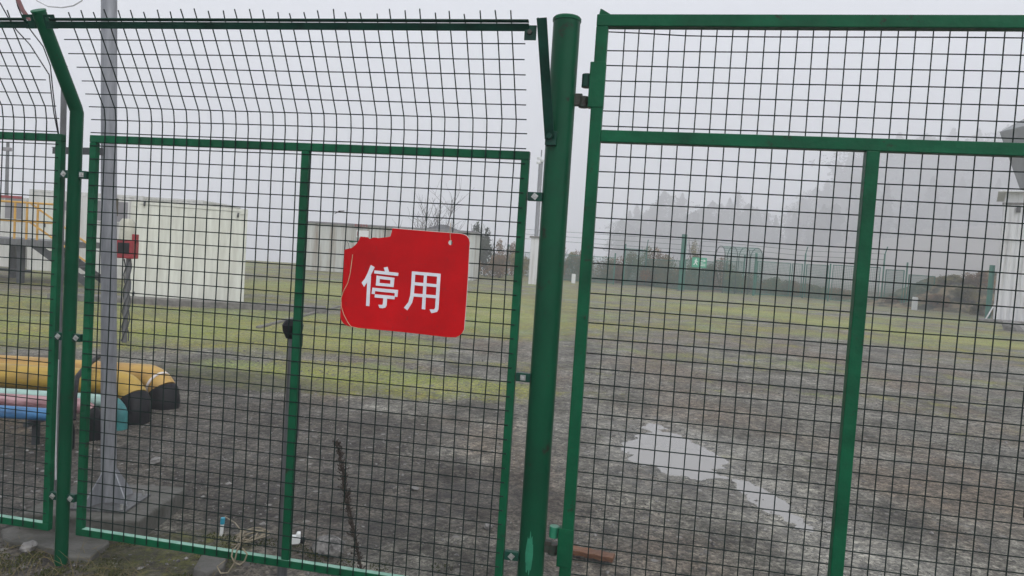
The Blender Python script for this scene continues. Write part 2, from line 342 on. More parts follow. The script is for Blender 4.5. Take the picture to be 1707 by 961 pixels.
# ---- earth mound beside the white building
MX, MY = 28.4, 44.5
def mound_z(x, y):
    e = (np.where(x < MX, (x-MX)/5.2, (x-MX)/4.6))**2+((y-MY)/3.4)**2
    return ground_z(x, y)-.35+(2.55+1.7*(fbm(x*.55, y*.55, 5, 21)-.5)+.7*(fbm(x*2.1, y*2.1, 4, 23)-.5))*np.exp(-e**1.15)
mgx, mgy = np.meshgrid(np.linspace(MX-7.5, MX+7.5, 190), np.linspace(MY-6.5, MY+6.5, 150)); mz = mound_z(mgx, mgy)
mv = [tuple(v) for v in np.stack([mgx.ravel(), mgy.ravel(), mz.ravel()], 1)]
mf = [(r_*190+c_, r_*190+c_+1, (r_+1)*190+c_+1, (r_+1)*190+c_) for r_ in range(149) for c_ in range(189)]
mnd = MB(); mnd.v = mv; mnd.f = mf
mo = mnd.build('mound', mat('mound_soil', (.20, .155, .085), .95, col2=(.030, .034, .016), scale=1.3, bump=.9, bscale=6, thr=(.44, .56), specks=1.1, speckcol=(.11, .13, .03)), smooth=True, fix=False); tag(mo, kind='structure')
def mzt(x, y): return float(mound_z(np.array([x]), np.array([y]))[0])
# ---- puddle water lying in the hollow
wm, t2, b2 = nmat('puddle_water'); b2.inputs['Base Color'].default_value = (.19, .18, .165, 1); b2.inputs['Roughness'].default_value = .03
b2.inputs['IOR'].default_value = 1.85; b2.inputs['Specular IOR Level'].default_value = 1.0
o = MB().add([(.5, 2.6, -.0205), (2.9, 2.6, -.0205), (2.9, 8.6, -.0205), (.5, 8.6, -.0205)], [(0, 1, 2, 3)]).build('water', wm); tag(o, kind='structure')
# ---- haze
hm = bpy.data.materials.new('haze'); hm.use_nodes = True; ht = hm.node_tree; ht.nodes.clear()
pv = ht.nodes.new('ShaderNodeVolumePrincipled'); pv.inputs['Color'].default_value = (.97, .97, .99, 1); pv.inputs['Density'].default_value = .0037; pv.inputs['Anisotropy'].default_value = .0
ho = ht.nodes.new('ShaderNodeOutputMaterial'); ht.links.new(pv.outputs[0], ho.inputs['Volume'])
zlow = float(ZZ.min())-1.0
hz = MB().box(-330, 440, -12, 540, zlow, 130).build('haze', hm); tag(hz, kind='stuff')

# ================================================================== FENCE AND GATE
def froot(name, u, label, cat, group=None, off=0, z=0):
    return empty(name, fw_pt(u, off, z), -yaw, label, cat, group)
PITCH = .0635; EA = .235/.452; EZ = .386/.452; ZB = 2.262     # arm leans towards the viewer
def panel(u0, u1, root_u, label, group, wires, name='mesh_fence', mids=(), seed=1, bar=True, barext=(0, 0)):
    """mesh panel; local origin at root_u, ground level; local -y is towards the viewer"""
    rg = random.Random(seed); root = froot(name, root_u, label, 'fence panel', group)
    a, c = u0-root_u, u1-root_u; z0, z1 = .156, 2.155; T = .036
    MB().box(a, c, 0, .03, z1-T, z1).build('top_rail', 'green', root, bevel=.003)
    br_ = MB().box(a, c, 0, .03, z0, z0+T).build('bottom_rail', 'green', root, bevel=.003); MB().box(a+T, c-T, .0015, .0285, z0+T-.001, z0+T+.0012).build('pale_top', 'pale_green', br_)  # bottom rail gets a paler green strip along its top face
    for x in (a, c-T): MB().box(x, x+T, .0005, .0295, z0+T, z1-T).build('stile', 'green', root, bevel=.003)
    for x in mids: MB().box(x-root_u-.019, x-root_u+.019, .0007, .0293, z0+T, z1-T).build('stile', 'green', root, bevel=.003)
    m = MB(); rw = .0028
    def pt(u, s, oy=0):
        if s <= 0: return (u, -.006+oy, ZB+s)
        return (u, -.006-EA*s+oy, ZB+EZ*s)
    k = 0
    for u in wires:
        u -= root_u; top = .474+rg.uniform(-.010, .012); du = rg.uniform(-.002, .002); ph = rg.uniform(0, 6)
        ss = [-(ZB-z0-.01), -1.7, -1.35, -1.0, -.65, -.3, -.05, .02, .10, .2, .3, .4, top]
        m.tube([pt(u+(du+.0022*math.sin(s*5+ph)+(rg.uniform(-.006, .006) if s == top else 0) if s > -1.9 else 0), s) for s in ss], rw, 5)
    zr = [2.2297-.0640*i for i in range(33) if 2.2297-.0640*i > z0+.03]
    L = c-a
    def hrow(s, x0, x1):
        ph = rg.uniform(0, 6); am = rg.uniform(.0003, .0018); n = 9
        m.tube([(lambda q: (q[0], q[1]+.0045, q[2]+am*math.sin(i*1.1+ph)))(pt(x0+(x1-x0)*i/(n-1), s)) for i in range(n)], rw*.92, 5)
    for z in zr: hrow(z-ZB, a+.008, c-.016)
    for i in range(6): hrow(.030+.0640*i, a+.012+rg.uniform(-.012, .012), c-.018+rg.uniform(-.004, .004))
    m.build('wire_mesh', 'wire', root, smooth=True)
    if bar:
        s0, s1 = .398, .427; q = MB()
        x0, x1 = a-barext[0], c+barext[1]
        A = [(-.012-EA*s0, ZB+EZ*s0), (-.012-EA*s1, ZB+EZ*s1)]
        # angle iron: a face across the wires and a leg standing off it
        nrm = (-EZ, EA*1.0)
        q.add([(x, y, z) for x in (x0, x1) for y, z in ((A[0][0], A[0][1]), (A[1][0], A[1][1]), (A[1][0]+.004*nrm[0], A[1][1]-.003), (A[0][0]+.004*nrm[0], A[0][1]-.003))],
              [(0, 1, 2, 3), (7, 6, 5, 4), (0, 4, 5, 1), (1, 5, 6, 2), (2, 6, 7, 3), (3, 7, 4, 0)])
        q.add([(x, y, z) for x in (x0, x1) for y, z in ((A[1][0]-.001, A[1][1]+.0015), (A[1][0]-.020, A[1][1]+.006), (A[1][0]-.020, A[1][1]+.0095), (A[1][0]-.001, A[1][1]+.005))],
              [(0, 1, 2, 3), (7, 6, 5, 4), (0, 4, 5, 1), (1, 5, 6, 2), (2, 6, 7, 3), (3, 7, 4, 0)])
        q.build('top_angle_bar', 'dgreen', root)
    return root
W = [-2.6375+PITCH*i for i in range(32)]
mp_ = panel(-2.7265, -.5400, -1.63, 'green mesh fence panel between bent post and thick gate post, carrying the red notice', 'mesh fence panels', W+[-.6085], mids=(-1.588,), seed=3, barext=(.02, .005))
lp = panel(-5.05, -2.885, -3.97, 'green mesh fence panel at the left edge, left of the bent post', 'mesh fence panels', [-2.965-PITCH*i for i in range(33)], mids=(-3.97,), seed=5, barext=(0, .015))
# ---- clips: a plate bolted between post and panel
def clip(root, x0, x1, z, diamond, y=-.004):
    c = MB().box(x0, x1, y-.006, y+.02, z-.019, z+.019).build('clip', 'dgreen', root, bevel=.002)
    xm = (x0+x1)/2; s = .013; b_ = MB()
    a = math.pi/4 if diamond else .15
    P = [(xm+s*1.25*math.cos(a+k*math.pi/2), z+s*1.25*math.sin(a+k*math.pi/2)) for k in range(4)]
    b_.prism(P, lambda p, q, t_: (p, t_, q), y-.0095, y-.006); b_.build('washer', 'bolt', c)
    b2_ = MB().tube([(xm, y-.009, z), (xm, y-.017, z)], .0062, 6); b2_.build('bolt', 'bolt', c, smooth=False)
# ---- thin bent post
pu = -2.804; post = froot('fence_post', pu, 'thin round green post bent towards the viewer at its top, on the left', 'fence post')
z_b = 2.275
MB().tube([(0, .002, -.25), (0, .002, z_b-.012), (0, -.008, z_b+.010), (0, -EA*.462, z_b+EZ*.462)], .0305, 20).build('post_tube', 'post', post, smooth=True)
MB().tube([(0, -EA*.461, z_b+EZ*.461), (0, -EA*.468, z_b+EZ*.468)], .0322, 20).build('post_cap', 'green', post, smooth=True)
for z in (fp(118, 291)[1], fp(113, 562)[1], fp(101, 828)[1]):
    clip(post, .029, .072, z, z > 1.5); clip(post, -.076, -.029, z, False)
br = MB(); s = .41; yb, zb_ = -EA*s, z_b+EZ*s     # slotted plates holding the top bars
def slot_plate(x0, x1):
    hole = [(x0+.016, zb_+.004), (x0+.042, zb_+.004), (x0+.042, zb_+.017), (x0+.016, zb_+.017)]
    MB().prism([(x0, zb_-.026), (x1, zb_-.026), (x1, zb_+.028), (x0, zb_+.028)], lambda p, q, t_: (p, yb-.020+t_-(q-zb_)*.5, q), 0, .004, [hole]).build('bar_bracket', 'dgreen', post)
slot_plate(.020, .085); slot_plate(-.085, -.026)
# ---- thick gate post
cu = -.419; gpost = froot('gate_post', cu, 'thick round green gate post with a flat cap in the middle', 'gate post')
MB().tube([(0, .03, -.25), (0, .03, 2.720)], .0585, 48).build('post_tube', 'post', gpost, smooth=True)
MB().tube([(0, .03, 2.718), (0, .03, 2.730), (0, .03, 2.736)], [.0615, .0615, .056], 48).build('post_cap', 'green', gpost, smooth=True)
for px, py in ((888, 328), (869, 629), (850, 926)):
    z = fp(px, py)[1]; clip(gpost, -.116, -.052, z, py == 629)
# leaning bracket bar bolted to its left side
za = fp(915, 238)[1]; ub, _ = fp(914, 238, .04)
A_ = Vector((fp(916, 232, .05)[0]-cu, -.05, fp(916, 232, .05)[1])); B_ = Vector((fp(903, 30, .26)[0]-cu, -.26, fp(903, 30, .26)[1]))
arm = MB().beam(A_, B_, .040, .005, (0, 1, 0)).beam(A_+Vector((-.0185, .014, .004)), B_+Vector((-.0185, .014, .004)), .004, .026, (0, 1, 0)).build('arm_bar', 'dgreen', gpost)
MB().tube([A_+Vector((0, .03, .012)), A_+Vector((0, -.016, .012))], .012, 12).build('bolt', 'dgreen', arm, smooth=True)
MB().box(A_.x-.02, A_.x+.028, A_.y+.006, A_.y+.05, A_.z-.025, A_.z+.035).build('bracket_plate', 'dgreen', gpost, bevel=.002)
q = fp(882, 55, .22); MB().box(q[0]-cu-.018, q[0]-cu+.03, -.226, -.219, q[1]-.03, q[1]+.028).build('bar_bracket', 'dgreen', gpost, bevel=.001)
MB().tube([(q[0]-cu+.004, -.219, q[1]), (q[0]-cu+.004, -.236, q[1])], .010, 6).build('bolt', 'rust', gpost)
# fresh paint dabs on the post (thin shells)
def dab(zc, a0, a1, h, seed):
    rg = random.Random(seed); n = 14; m = MB(); vs = []
    for i in range(n+1):
        a = a0+(a1-a0)*i/n; e = math.sin(math.pi*i/n)**.5
        for sgn in (-1, 1):
            zz = zc+sgn*h/2*e*(1+rg.uniform(-.25, .25)); vs.append((math.sin(a)*.0590, .03-math.cos(a)*.0590, zz))
    return m.add(vs, [(2*i, 2*i+2, 2*i+3, 2*i+1) for i in range(n)])
dab(.40, -.35, .25, .17, 4).build('paint_patch', 'patch', gpost, smooth=True)
# hinges: pintle on the post, barrel on the gate
for py in (160, 912):
    u, z = fp(973 if py < 500 else 921, py); x = u-cu
    h = MB().tube([(x, .03, z-.044), (x, .03, z+.002)], .023, 16); h.beam((.04, .03, z-.012), (x-.008, .03, z-.012), .03, .05)
    h.build('hinge_pintle', 'rust', gpost, smooth=True, bevel=.002)
# ---- gate
gu = -.287; GR = fp(1706, 838)[0]+.12
gate = froot('gate', gu, 'tall green mesh gate leaf with square tube frame filling the right half', 'gate')
S = .050; a, c = 0, GR-gu; zt, zm, zb0 = 2.736, 2.254, .135; ms = .817-gu
MB().box(a, c, -.02, .03, zt-S, zt).build('top_rail', 'green', gate, bevel=.004)
MB().box(a+S, c, -.0195, .0295, zm-S, zm).build('middle_rail', 'green', gate, bevel=.003)
MB().box(a+S, c-S, -.0195, .0295, zb0, zb0+S).build('bottom_rail', 'green', gate, bevel=.003)
MB().box(a, a+S, -.0198, .0298, zb0, zt-S).build('stile', 'green', gate, bevel=.004)
MB().box(c-S, c, -.0198, .0298, zb0, zt-S).build('stile', 'green', gate, bevel=.004)
MB().box(ms, ms+S, -.019, .029, zb0+S, zm-S).build('stile', 'green', gate, bevel=.003)
for py in (135, 890):
    u, z = fp(978 if py < 500 else 923, py); x = u-gu
    MB().tube([(x, .012, z-.026 if py < 500 else z-.02), (x, .012, z+.03)], .022, 16).build('hinge_barrel', 'dgreen' if py < 500 else 'patch', gate, smooth=True, bevel=.002)
    zc = z-.025
    MB().box(-.014, S+.002, -.023, .02, zc-.09 if py < 500 else zc-.11, zc+.10 if py < 500 else zc+.06).build('hinge_plate', 'green', gate, bevel=.003)
MB().prism([(.008, zt-.002), (.06, zt-.001), (.02, zt+.022), (.012, zt+.024)], lambda p, q, t_: (p, t_, q), -.012, .006).build('corner_burr', 'green', gate)
m = MB(); rg = random.Random(9)
for i in range(-1, 27):
    u = -.1698+PITCH*i-gu+rg.uniform(-.0012, .0012)
    if u < S+.01 or u > c-.02: continue
    ph = rg.uniform(0, 6); am = rg.uniform(.0003, .0022)
    m.tube([(u+am*math.sin(z*3+ph), .034, z) for z in (zb0+.01, .5, .9, 1.3, 1.7, 2.1, 2.5, zt-.01)], .0027, 5)
zrow = [2.662-.0640*i for i in range(7)]+[2.2793-.0655*i for i in range(1, 33)]
for j, z in enumerate(zrow):
    ph = rg.uniform(0, 6); am = rg.uniform(.0003, .0022)
    m.tube([(x, .029+.0005, z+am*math.sin(x*4+ph)+(.014*math.exp(-((x-.06)/.2)**2) if j == 0 else 0)) for x in np.linspace(.03, c-.02, 12)], .0027, 5)
m.build('wire_mesh', 'wire', gate, smooth=True)
u, z = fp(1726, 838); lb = MB().box(u-gu, u-gu+.10, .04, .085, z-.09, z+.08).build('lock_case', 'black', gate, bevel=.006)
MB().tube([(u-gu-.004, .06, z+.085), (u-gu+.05, .06, z+.085)], .008, 8).build('latch_bolt', 'steel', gate, smooth=True)

# ================================================================== RED NOTICE
SO = .028
def cp(x, y): return fp(550+x/4.576, 370+y/4.576, SO)
nu, nz_ = cp(570, 470)
notice = empty('notice_board', fw_pt(nu, SO, nz_), -yaw, 'torn red plastic notice with two pale characters tied to the wire mesh', 'notice')
def lp2(x, y): q = cp(x, y); return (q[0]-nu, q[1]-nz_)
out = [(112, 213), (140, 206), (165, 201), (180, 190), (200, 172), (208, 160), (218, 148), (228, 126), (236, 112), (243, 118), (262, 117), (290, 118), (300, 131), (312, 129), (330, 120), (350, 121), (375, 125), (405, 121), (440, 117), (462, 112), (470, 85), (478, 50),
       (740, 72), (990, 91), (1020, 96), (1045, 108), (1060, 130), (1067, 160), (1063, 220), (1052, 430), (1040, 620), (1024, 820), (1012, 845), (985, 870), (960, 882), (900, 881), (560, 842), (200, 808), (160, 801), (130, 792), (103, 775), (85, 745), (80, 715), (84, 620), (96, 540), (103, 400)]
hole = [(920+17*math.cos(k*math.pi/6), 160+19*math.sin(k*math.pi/6)) for k in range(12)]
def bow(p, q): return -.004*math.sin((p+.25)*6)-.003*math.sin(q*9)
pl = MB().prism([lp2(*p) for p in out], lambda p, q, t_: (p, t_, q), -.0015, .0015, [[lp2(*p) for p in hole]]).build('plate', 'red', notice)
# pale burr along the torn and right edges
MB().tube([(*((lambda w_: (w_[0], .0005, w_[1]))(lp2(*p))),) for p in out[21:33]], .0017, 4).build('plate_edge', 'edge', pl)
ST = [[[(313, 330), (343, 347), (318, 398), (303, 435), (262, 497), (243, 465), (268, 435), (290, 390)]],
      [[(287, 445), (315, 412), (302, 644), (277, 641)]],
      [[(412, 350), (441, 344), (453, 386), (424, 388)]],
      [[(342, 371), (524, 390), (522, 414), (339, 394)]],
      [[(358, 411), (494, 428), (487, 499), (352, 486)], [(382, 437), (464, 446), (462, 474), (379, 467)]],
      [[(326, 503), (522, 521), (516, 574), (494, 572), (497, 545), (346, 529), (343, 552), (320, 550)]],
      [[(345, 553), (498, 567), (494, 592), (343, 577)]],
      [[(410, 578), (438, 580), (434, 640), (424, 655), (404, 660), (381, 657), (371, 633), (402, 634), (406, 625)]],
      [[(627, 378), (653, 380), (646, 500), (640, 570), (628, 618), (592, 676), (566, 656), (600, 613), (614, 560), (621, 480)]],
      [[(628, 378), (846, 397), (844, 421), (626, 401)]],
      [[(820, 397), (846, 397), (829, 668), (818, 688), (775, 698), (761, 668), (796, 669), (804, 655)]],
      [[(720, 388), (742, 390), (728, 669), (702, 666)]],
      [[(647, 461), (830, 478), (829, 501), (645, 484)]],
      [[(642, 547), (826, 562), (825, 585), (640, 570)]]]
cc = None
for gi, grp in enumerate((ST[:8], ST[8:])):
    m = MB()
    for k, loops in enumerate(grp):
        m.prism([lp2(*p) for p in loops[0]], lambda p, q, t_: (p, t_, q), -.0030-.0002*k, -.0012, [[lp2(*p) for p in l] for l in loops[1:]])
    m.build('character', 'white', notice)
def cordpts(L, off): return [(lp2(*p)[0], -off, lp2(*p)[1]) for p in L]
MB().tube(cordpts([(178, 250), (168, 330), (158, 400), (140, 470), (105, 535), (90, 585), (92, 650), (112, 710), (140, 765), (165, 798), (215, 810)], .007), .0014, 5).build('hanging_cord', 'cord', notice, smooth=True)
MB().tube(cordpts([(922, 152), (919, 110), (918, 60), (921, 10)], .003), .0010, 5).build('tie_wire', 'cord', notice, smooth=True)
tie = MB(); rg = random.Random(4)
tie.tube([(lp2(150+i*3, 152+rg.uniform(-7, 7))[0], rg.uniform(-.006, .012), lp2(150+i*3, 152+rg.uniform(-7, 7))[1]) for i in range(14)], .0022, 5)
tie.build('knot', 'tie', notice)
MB().tube(cordpts([(178, 155), (150, 150), (138, 145), (132, 152), (142, 165), (146, 185), (150, 205)], .002), .0010, 5).build('tie_wire', 'steel', notice, smooth=True)
# twig caught on the wire
tw = MB(); q0 = fp(556, 357, .02); q1 = fp(573, 352, .02)
tw.tube([fw_pt(q0[0], .012, q0[1]), fw_pt((q0[0]+q1[0])/2, .016, (q0[1]+q1[1])/2+.006), fw_pt(q1[0], .012, q1[1])], [.001, .0025, .002], 5)
tw.build('twig', 'dry'); tag(bpy.data.objects['twig'], 'small dark twig caught on the wire above and left of the red notice', 'twig')

# ================================================================== POSTS AND PIPES BEHIND THE FENCE
# grey pole on a base plate
PB = gp(181, 838, .12); PB.z = .12
pole = empty('steel_pole', PB, 0, 'grey galvanised pole with gusseted base plate standing on a concrete pad behind the fence', 'pole')
ptop = dp(182, -60, PB.y-.02)-PB
MB().tube([(0, 0, .01), ptop], .0405, 32).build('pole_tube', 'galv', pole, smooth=True)
MB().box(-.17, .17, -.15, .15, 0, .012).build('base_plate', 'galvd', pole, bevel=.002)
for k in range(4):
    a = math.pi/4+k*math.pi/2+.35; dx, dy = math.cos(a), math.sin(a)
    m = MB().prism([(.038, .012), (.155, .012), (.150, .03), (.038, .20)], lambda p, q, t_: (p*dx-t_*dy, p*dy+t_*dx, q), -.004, .004); m.build('gusset', 'galv', pole)
for k in range(4):
    sx, sy = ((-1, -1), (1, -1), (1, 1), (-1, 1))[k]
    MB().tube([(sx*.14, sy*.12, .01), (sx*.14, sy*.12, .04)], .009, 6).build('anchor_bolt', 'bolt', pole)
z25 = dp(180, 345, PB.y).z-PB.z; lean = ptop.x/ptop.z
MB().tube([(lean*z25, 0, z25-.05), (lean*z25, 0, z25+.05)], .0412, 32, False).build('rust_band', mat('rust_stain', (.13, .115, .08), .7, var=.4, scale=20), pole, smooth=True)
pad = MB().box(PB.x-.36, PB.x+.30, PB.y-.24, PB.y+.34, -.06, .119).build('concrete_pad', 'concd', bevel=.012)
tag(pad, 'damp square concrete pad under the grey galvanised pole', 'concrete pad')
# slim pipe just behind the bent post
TB = gp(92.5, 835, 0.02)
thin = empty('slim_pipe_post', TB, 0, 'slim dull grey pipe standing right behind the bent green post', 'pipe post')
tt = dp(107.5, 110, TB.y)-TB
MB().tube([(0, 0, 0), tt], .0165, 14).build('pipe', 'galvd', thin, smooth=True)
MB().tube([(0, 0, 0), (0, 0, .03)], .03, 14).build('foot_flange', 'galvd', thin, smooth=True)
b0 = dp(88, 251, TB.y-.03)-TB; b1 = dp(170, 253, PB.y-.06)-TB
MB().beam(b0, b1, .004, .040).beam(b0+Vector((0, .02, .018)), b1+Vector((0, .02, .018)), .038, .004).build('cross_bracket', 'steel', thin)
# short tube post behind the middle stile, with black cap
u, z = fp(500, 560, -.09)
sh = froot('short_tube_post', u, 'short grey tube post with a black cap behind the middle stile of the mesh panel', 'tube post', off=-.085)
ztop = fp(489, 545, -.09)[1]
MB().tube([(-.028, 0, -.1), (-.028, 0, ztop-.02)], .024, 18).build('tube', 'galvd', sh, smooth=True)
MB().tube([(-.036, 0, ztop-.055), (-.036, 0, ztop-.02), (-.036, 0, ztop+.008), (-.036, 0, ztop+.030), (-.036, 0, ztop+.038)], [.030, .046, .050, .036, .012], 20).build('cap', 'black', sh, smooth=True)
MB().box(-.024, .010, -.03, .02, ztop-.095, ztop-.03).build('clamp', 'black', sh, bevel=.004)
z0_, z1_ = fp(495, 728, -.09)[1], fp(495, 640, -.09)[1]
MB().box(-.002, .026, -.012, -.009, z0_, z1_).build('grey_strip', mat('grey_film', (.14, .13, .135), .35, var=.3), sh)

# ---- coloured pipes
def bend_pipe(label, c, m, zc, r, y, xe, xl=-9.5, drop=True, rb=None, cap='black', endcol=None, cut=.5, bend_y=0):
    rb = rb or r*1.9; root = empty('pipeline', (xe, y, 0), R(0), label, 'pipe', 'coloured pipes running left behind the fence')
    pts = [(xl-xe, 0, zc)]
    n = 10; A = []
    for i in range(n+1):
        a = math.pi/2*i/n; A.append((-rb+rb*math.sin(a), -bend_y*(i/n), zc-rb+rb*math.cos(a)))
    ki = int(n*cut)
    MB().tube(pts+[(-rb-.6, 0, zc)]+A[:ki+1], r, 24).build('pipe_run', m, root, smooth=True)
    if drop:
        low = A[ki:]+[(0, -bend_y, -.1)]
        MB().tube(low, [r*(1.06+.05*abs(math.sin(q_*1.7))) for q_ in range(len(low))], 24).build('elbow_sleeve', cap, root, smooth=True)
    return root
bend_pipe('rear yellow pipe, its elbow furthest right, dropping into a black sleeve', None, 'peach', .265, .125, 7.05, dp(283, 690, 7.05).x, rb=.24, cut=.6, bend_y=.12)
yp = bend_pipe('front yellow pipe with its elbow dropping into a black sleeve', None, 'yellow', .305, .112, 6.5, dp(239, 700, 6.5).x, rb=.24, cut=.6, bend_y=.15)
bend_pipe('faded mint green pipe whose teal elbow drops right of the grey pole', None, 'mint', .225, .058, 6.1, dp(199, 715, 6.1).x, rb=.13, cut=.1, cap='teal')
bend_pipe('faded pink pipe ending in a black sleeve beside the grey pole', None, 'pink', .262, .060, 5.75, dp(157, 720, 5.75).x, rb=.15, cut=.55)
bend_pipe('blue pipe, the lowest and nearest of the coloured pipes', None, 'blue', .253, .048, 5.45, dp(112, 720, 5.45).x, rb=.13, cut=.5)
rp_ = bpy.data.objects['pipeline']
MB().tube([(-.105, -.05, .222), (-.085, -.06, .212)], .130, 24).build('pale_band', 'edge', rp_, smooth=True)
# pipe supports and dark rubber strap across the pipes
s1 = MB(); q = dp(110, 680, 5.9)
sup = empty('pipe_support', (q.x+.02, 6.0, 0), 0, 'low steel trestle carrying the coloured pipes behind the bent post', 'pipe support')
MB().box(-.02, .02, -.62, 1.3, .165, .20).build('cross_beam', 'steel', sup)
for y in (-.5, .3, 1.0): MB().box(-.02, .02, y-.02, y+.02, -.05, .165).build('leg', 'steel', sup)
pts = [dp(122, 700, 5.3), dp(124, 660, 5.4), dp(128, 630, 5.6), dp(142, 612, 6.1), dp(166, 594, 6.8)]
MB().tube(pts, .020, 10).build('rubber_hose', 'black', smooth=True); tag(bpy.data.objects['rubber_hose'], 'black rubber hose arching over the yellow pipes beside the bent post', 'hose')

# ================================================================== YARD OBJECTS
# ---- alarm beacon on a post
q = gp(207, 572); yb_ = q.y
bc = empty('alarm_post', (q.x, q.y, gz(q.x, q.y)), 0, 'alarm post with red box and beige lamp, cables twisted round its stem', 'alarm post')
zz = lambda py: dp(207, py, yb_).z
MB().tube([(0, 0, 0), (.02, 0, zz(432))], .035, 12).build('stem', 'galvd', bc, smooth=True)
rg = random.Random(2); m = MB()
for k in range(3):
    m.tube([(.05*math.cos(i*.9+k*2)+.01, .05*math.sin(i*.9+k*2), .02+i*(zz(436))/11) for i in range(12)], .010, 5)
m.build('cable', 'steel', bc, smooth=True)
MB().box(-.13, .12, -.09, .09, zz(432), zz(402)).build('red_box', 'redp', bc, bevel=.012)
MB().box(-.10, .07, -.096, -.0905, zz(424), zz(406)).build('speaker_grille', 'black', bc)
MB().box(.075, .135, -.05, .05, zz(404), zz(391)).build('push_button_box', 'redp', bc, bevel=.008)
MB().tube([(-.02, 0, zz(402)), (-.02, 0, zz(372)), (-.02, 0, zz(366))], [.115, .105, .07], 18).build('lamp', 'beige', bc, smooth=True)

def container(name, label, x0, x1, y0, y1, h, m, group=None, ribs=.28, castings=True, ribdepth=.025, z=0, cat='container', rz=0):
    cx_, cy_ = (x0+x1)/2, y0
    root = empty(name, (cx_, cy_, z), rz, label, cat, group)
    wd = (x1-x0)/2; dpth = y1-y0
    e = .07
    def wall(a, b_, nrm):                   # corrugated wall between two plan points
        a = Vector(a); b_ = Vector(b_); L = (b_-a).length; d = (b_-a)/L; nn = Vector(nrm); n = max(2, int(L/ribs)); pts = []
        for i in range(n):
            s0 = L*i/n; w_ = L/n
            for f_, o_ in ((0, 0), (.35, 0), (.5, 1), (.85, 1)): pts.append(a+d*(s0+w_*f_)-nn*ribdepth*o_)
        pts.append(b_)
        vs = [(p.x, p.y, zq) for p in pts for zq in (e, h-e)]
        return vs, [(2*i, 2*i+2, 2*i+3, 2*i+1) for i in range(len(pts)-1)]
    w_ = MB()
    w_.add(*wall((-wd+e, 0.01), (wd-e, 0.01), (0, -1))); w_.add(*wall((wd-.01, e), (wd-.01, dpth-e), (1, 0))); w_.add(*wall((-wd+.01, dpth-e), (-wd+.01, e), (-1, 0)))
    w_.add([(-wd, dpth-.02, e), (wd, dpth-.02, e), (wd, dpth-.02, h-e), (-wd, dpth-.02, h-e)], [(0, 1, 2, 3)])
    w_.build('wall', m, root, fix=False)
    fr = MB()
    for sx in (-wd, wd-e):
        for sy in (0, dpth-e): fr.box(sx, sx+e, sy, sy+e, e, h-e)
    for zq in (0, h-e):
        fr.box(-wd, wd, 0, e, zq, zq+e); fr.box(-wd, wd, dpth-e, dpth, zq, zq+e)
        fr.box(-wd, -wd+e, e, dpth-e, zq, zq+e); fr.box(wd-e, wd, e, dpth-e, zq, zq+e)
    fr.build('frame', m, root)
    MB().box(-wd+.01, wd-.01, .01, dpth-.01, h-.03, h-.004).build('roof', m, root)
    if castings:
        for sx in (-1, 1):
            for zq in (0.01, h-.13):
                MB().box(sx*wd-(.16 if sx > 0 else -.004)-0, sx*wd+(.004 if sx > 0 else .16), -.006, .12, zq, zq+.13).build('corner_casting', m, root)
    return root, wd, h
g1 = gp(226, 502); y1 = g1.y; xr = dp(404, 420, y1).x; xl_ = dp(226.5, 420, y1).x; hc = dp(228, 336, y1).z-gz(xl_, y1)
z1g = gz((xl_+xr)/2, y1)
root, wd, h = container('container', 'off white container end wall right of the grey pole, on a low concrete kerb', xl_, xr, y1, y1+4.2, hc, MT['cont'], z=z1g, ribs=.55, ribdepth=.008, rz=R(20.5))
for a_, b_ in ((-wd+.28, hc-.05), (wd-.22, hc-.16), (-wd+.12, .20), (wd-.2, .05)):
    MB().tube([(a_, -.012, b_-.05), (a_, -.03, b_), (a_+.01, -.02, b_+.05)], .025, 6).build('lifting_lug', 'steel', root, smooth=True)
MB().box(-.9, .9, .0, .006, hc-.075, hc-.071).build('seam', 'seam', root)
k = MB().box(-3.2, 2.9, -.55, -.12, -.05, .14).build('concrete_kerb', 'conc', bevel=.02); k.location = ((xl_+xr)/2+.4, y1-.05, z1g); k.rotation_euler = (0, 0, R(9))
tag(k, 'long low concrete kerb in front of the off white container', 'kerb')
a_, b_ = gp(430, 548), gp(575, 510); ln = (b_-a_).length
kb = MB()
rg = random.Random(12)
for i in range(9):
    t0 = i/9; p = a_.lerp(b_, t0); p2 = a_.lerp(b_, t0+.105-rg.uniform(0, .02)); zq = gz(p.x, p.y)
    kb.beam((p.x, p.y, zq+.015), (p2.x, p2.y, gz(p2.x, p2.y)+.015), .09, .05)
kb.build('stone_edging', 'conc', bevel=.01); tag(bpy.data.objects['stone_edging'], 'thin pale line of kerb stones crossing the mossy yard', 'kerb')

# ---- cabins at the far left
def cabin(px0, px1, pytop, y, depth, label, name='portable_cabin', m='contw', wins=(), doors=(), roofm='grey', rz=0):
    x0, x1 = dp(px0, 400, y).x, dp(px1, 400, y).x; zg = gz((x0+x1)/2, y); hh = dp((px0+px1)/2, pytop, y).z-zg
    root, wd, h = container(name, label, x0, x1, y, y+depth, hh, MT[m], 'white portable cabins', z=zg, ribs=.22, ribdepth=.02, cat='cabin')
    cx_ = (x0+x1)/2
    for (a, b_, c_, d_) in wins:
        p, q = dp(a, c_, y), dp(b_, d_, y)
        f_ = MB().box(p.x-cx_-.05, q.x-cx_+.05, -.03, .012, q.z-zg-.05, p.z-zg+.05).build('window', m, root)
        MB().box(p.x-cx_, q.x-cx_, -.036, -.0305, q.z-zg, p.z-zg).build('pane', 'grey', f_)
    for (a, b_, c_, d_) in doors:
        p, q = dp(a, c_, y), dp(b_, d_, y)
        f_ = MB().box(p.x-cx_, q.x-cx_, -.035, .012, q.z-zg, p.z-zg).build('door', 'cont', root)
        MB().box(p.x-cx_+.08, p.x-cx_+.14, -.06, -.035, (p.z+q.z)/2-zg-.08, (p.z+q.z)/2-zg+.08).build('handle', 'steel', f_)
    return root
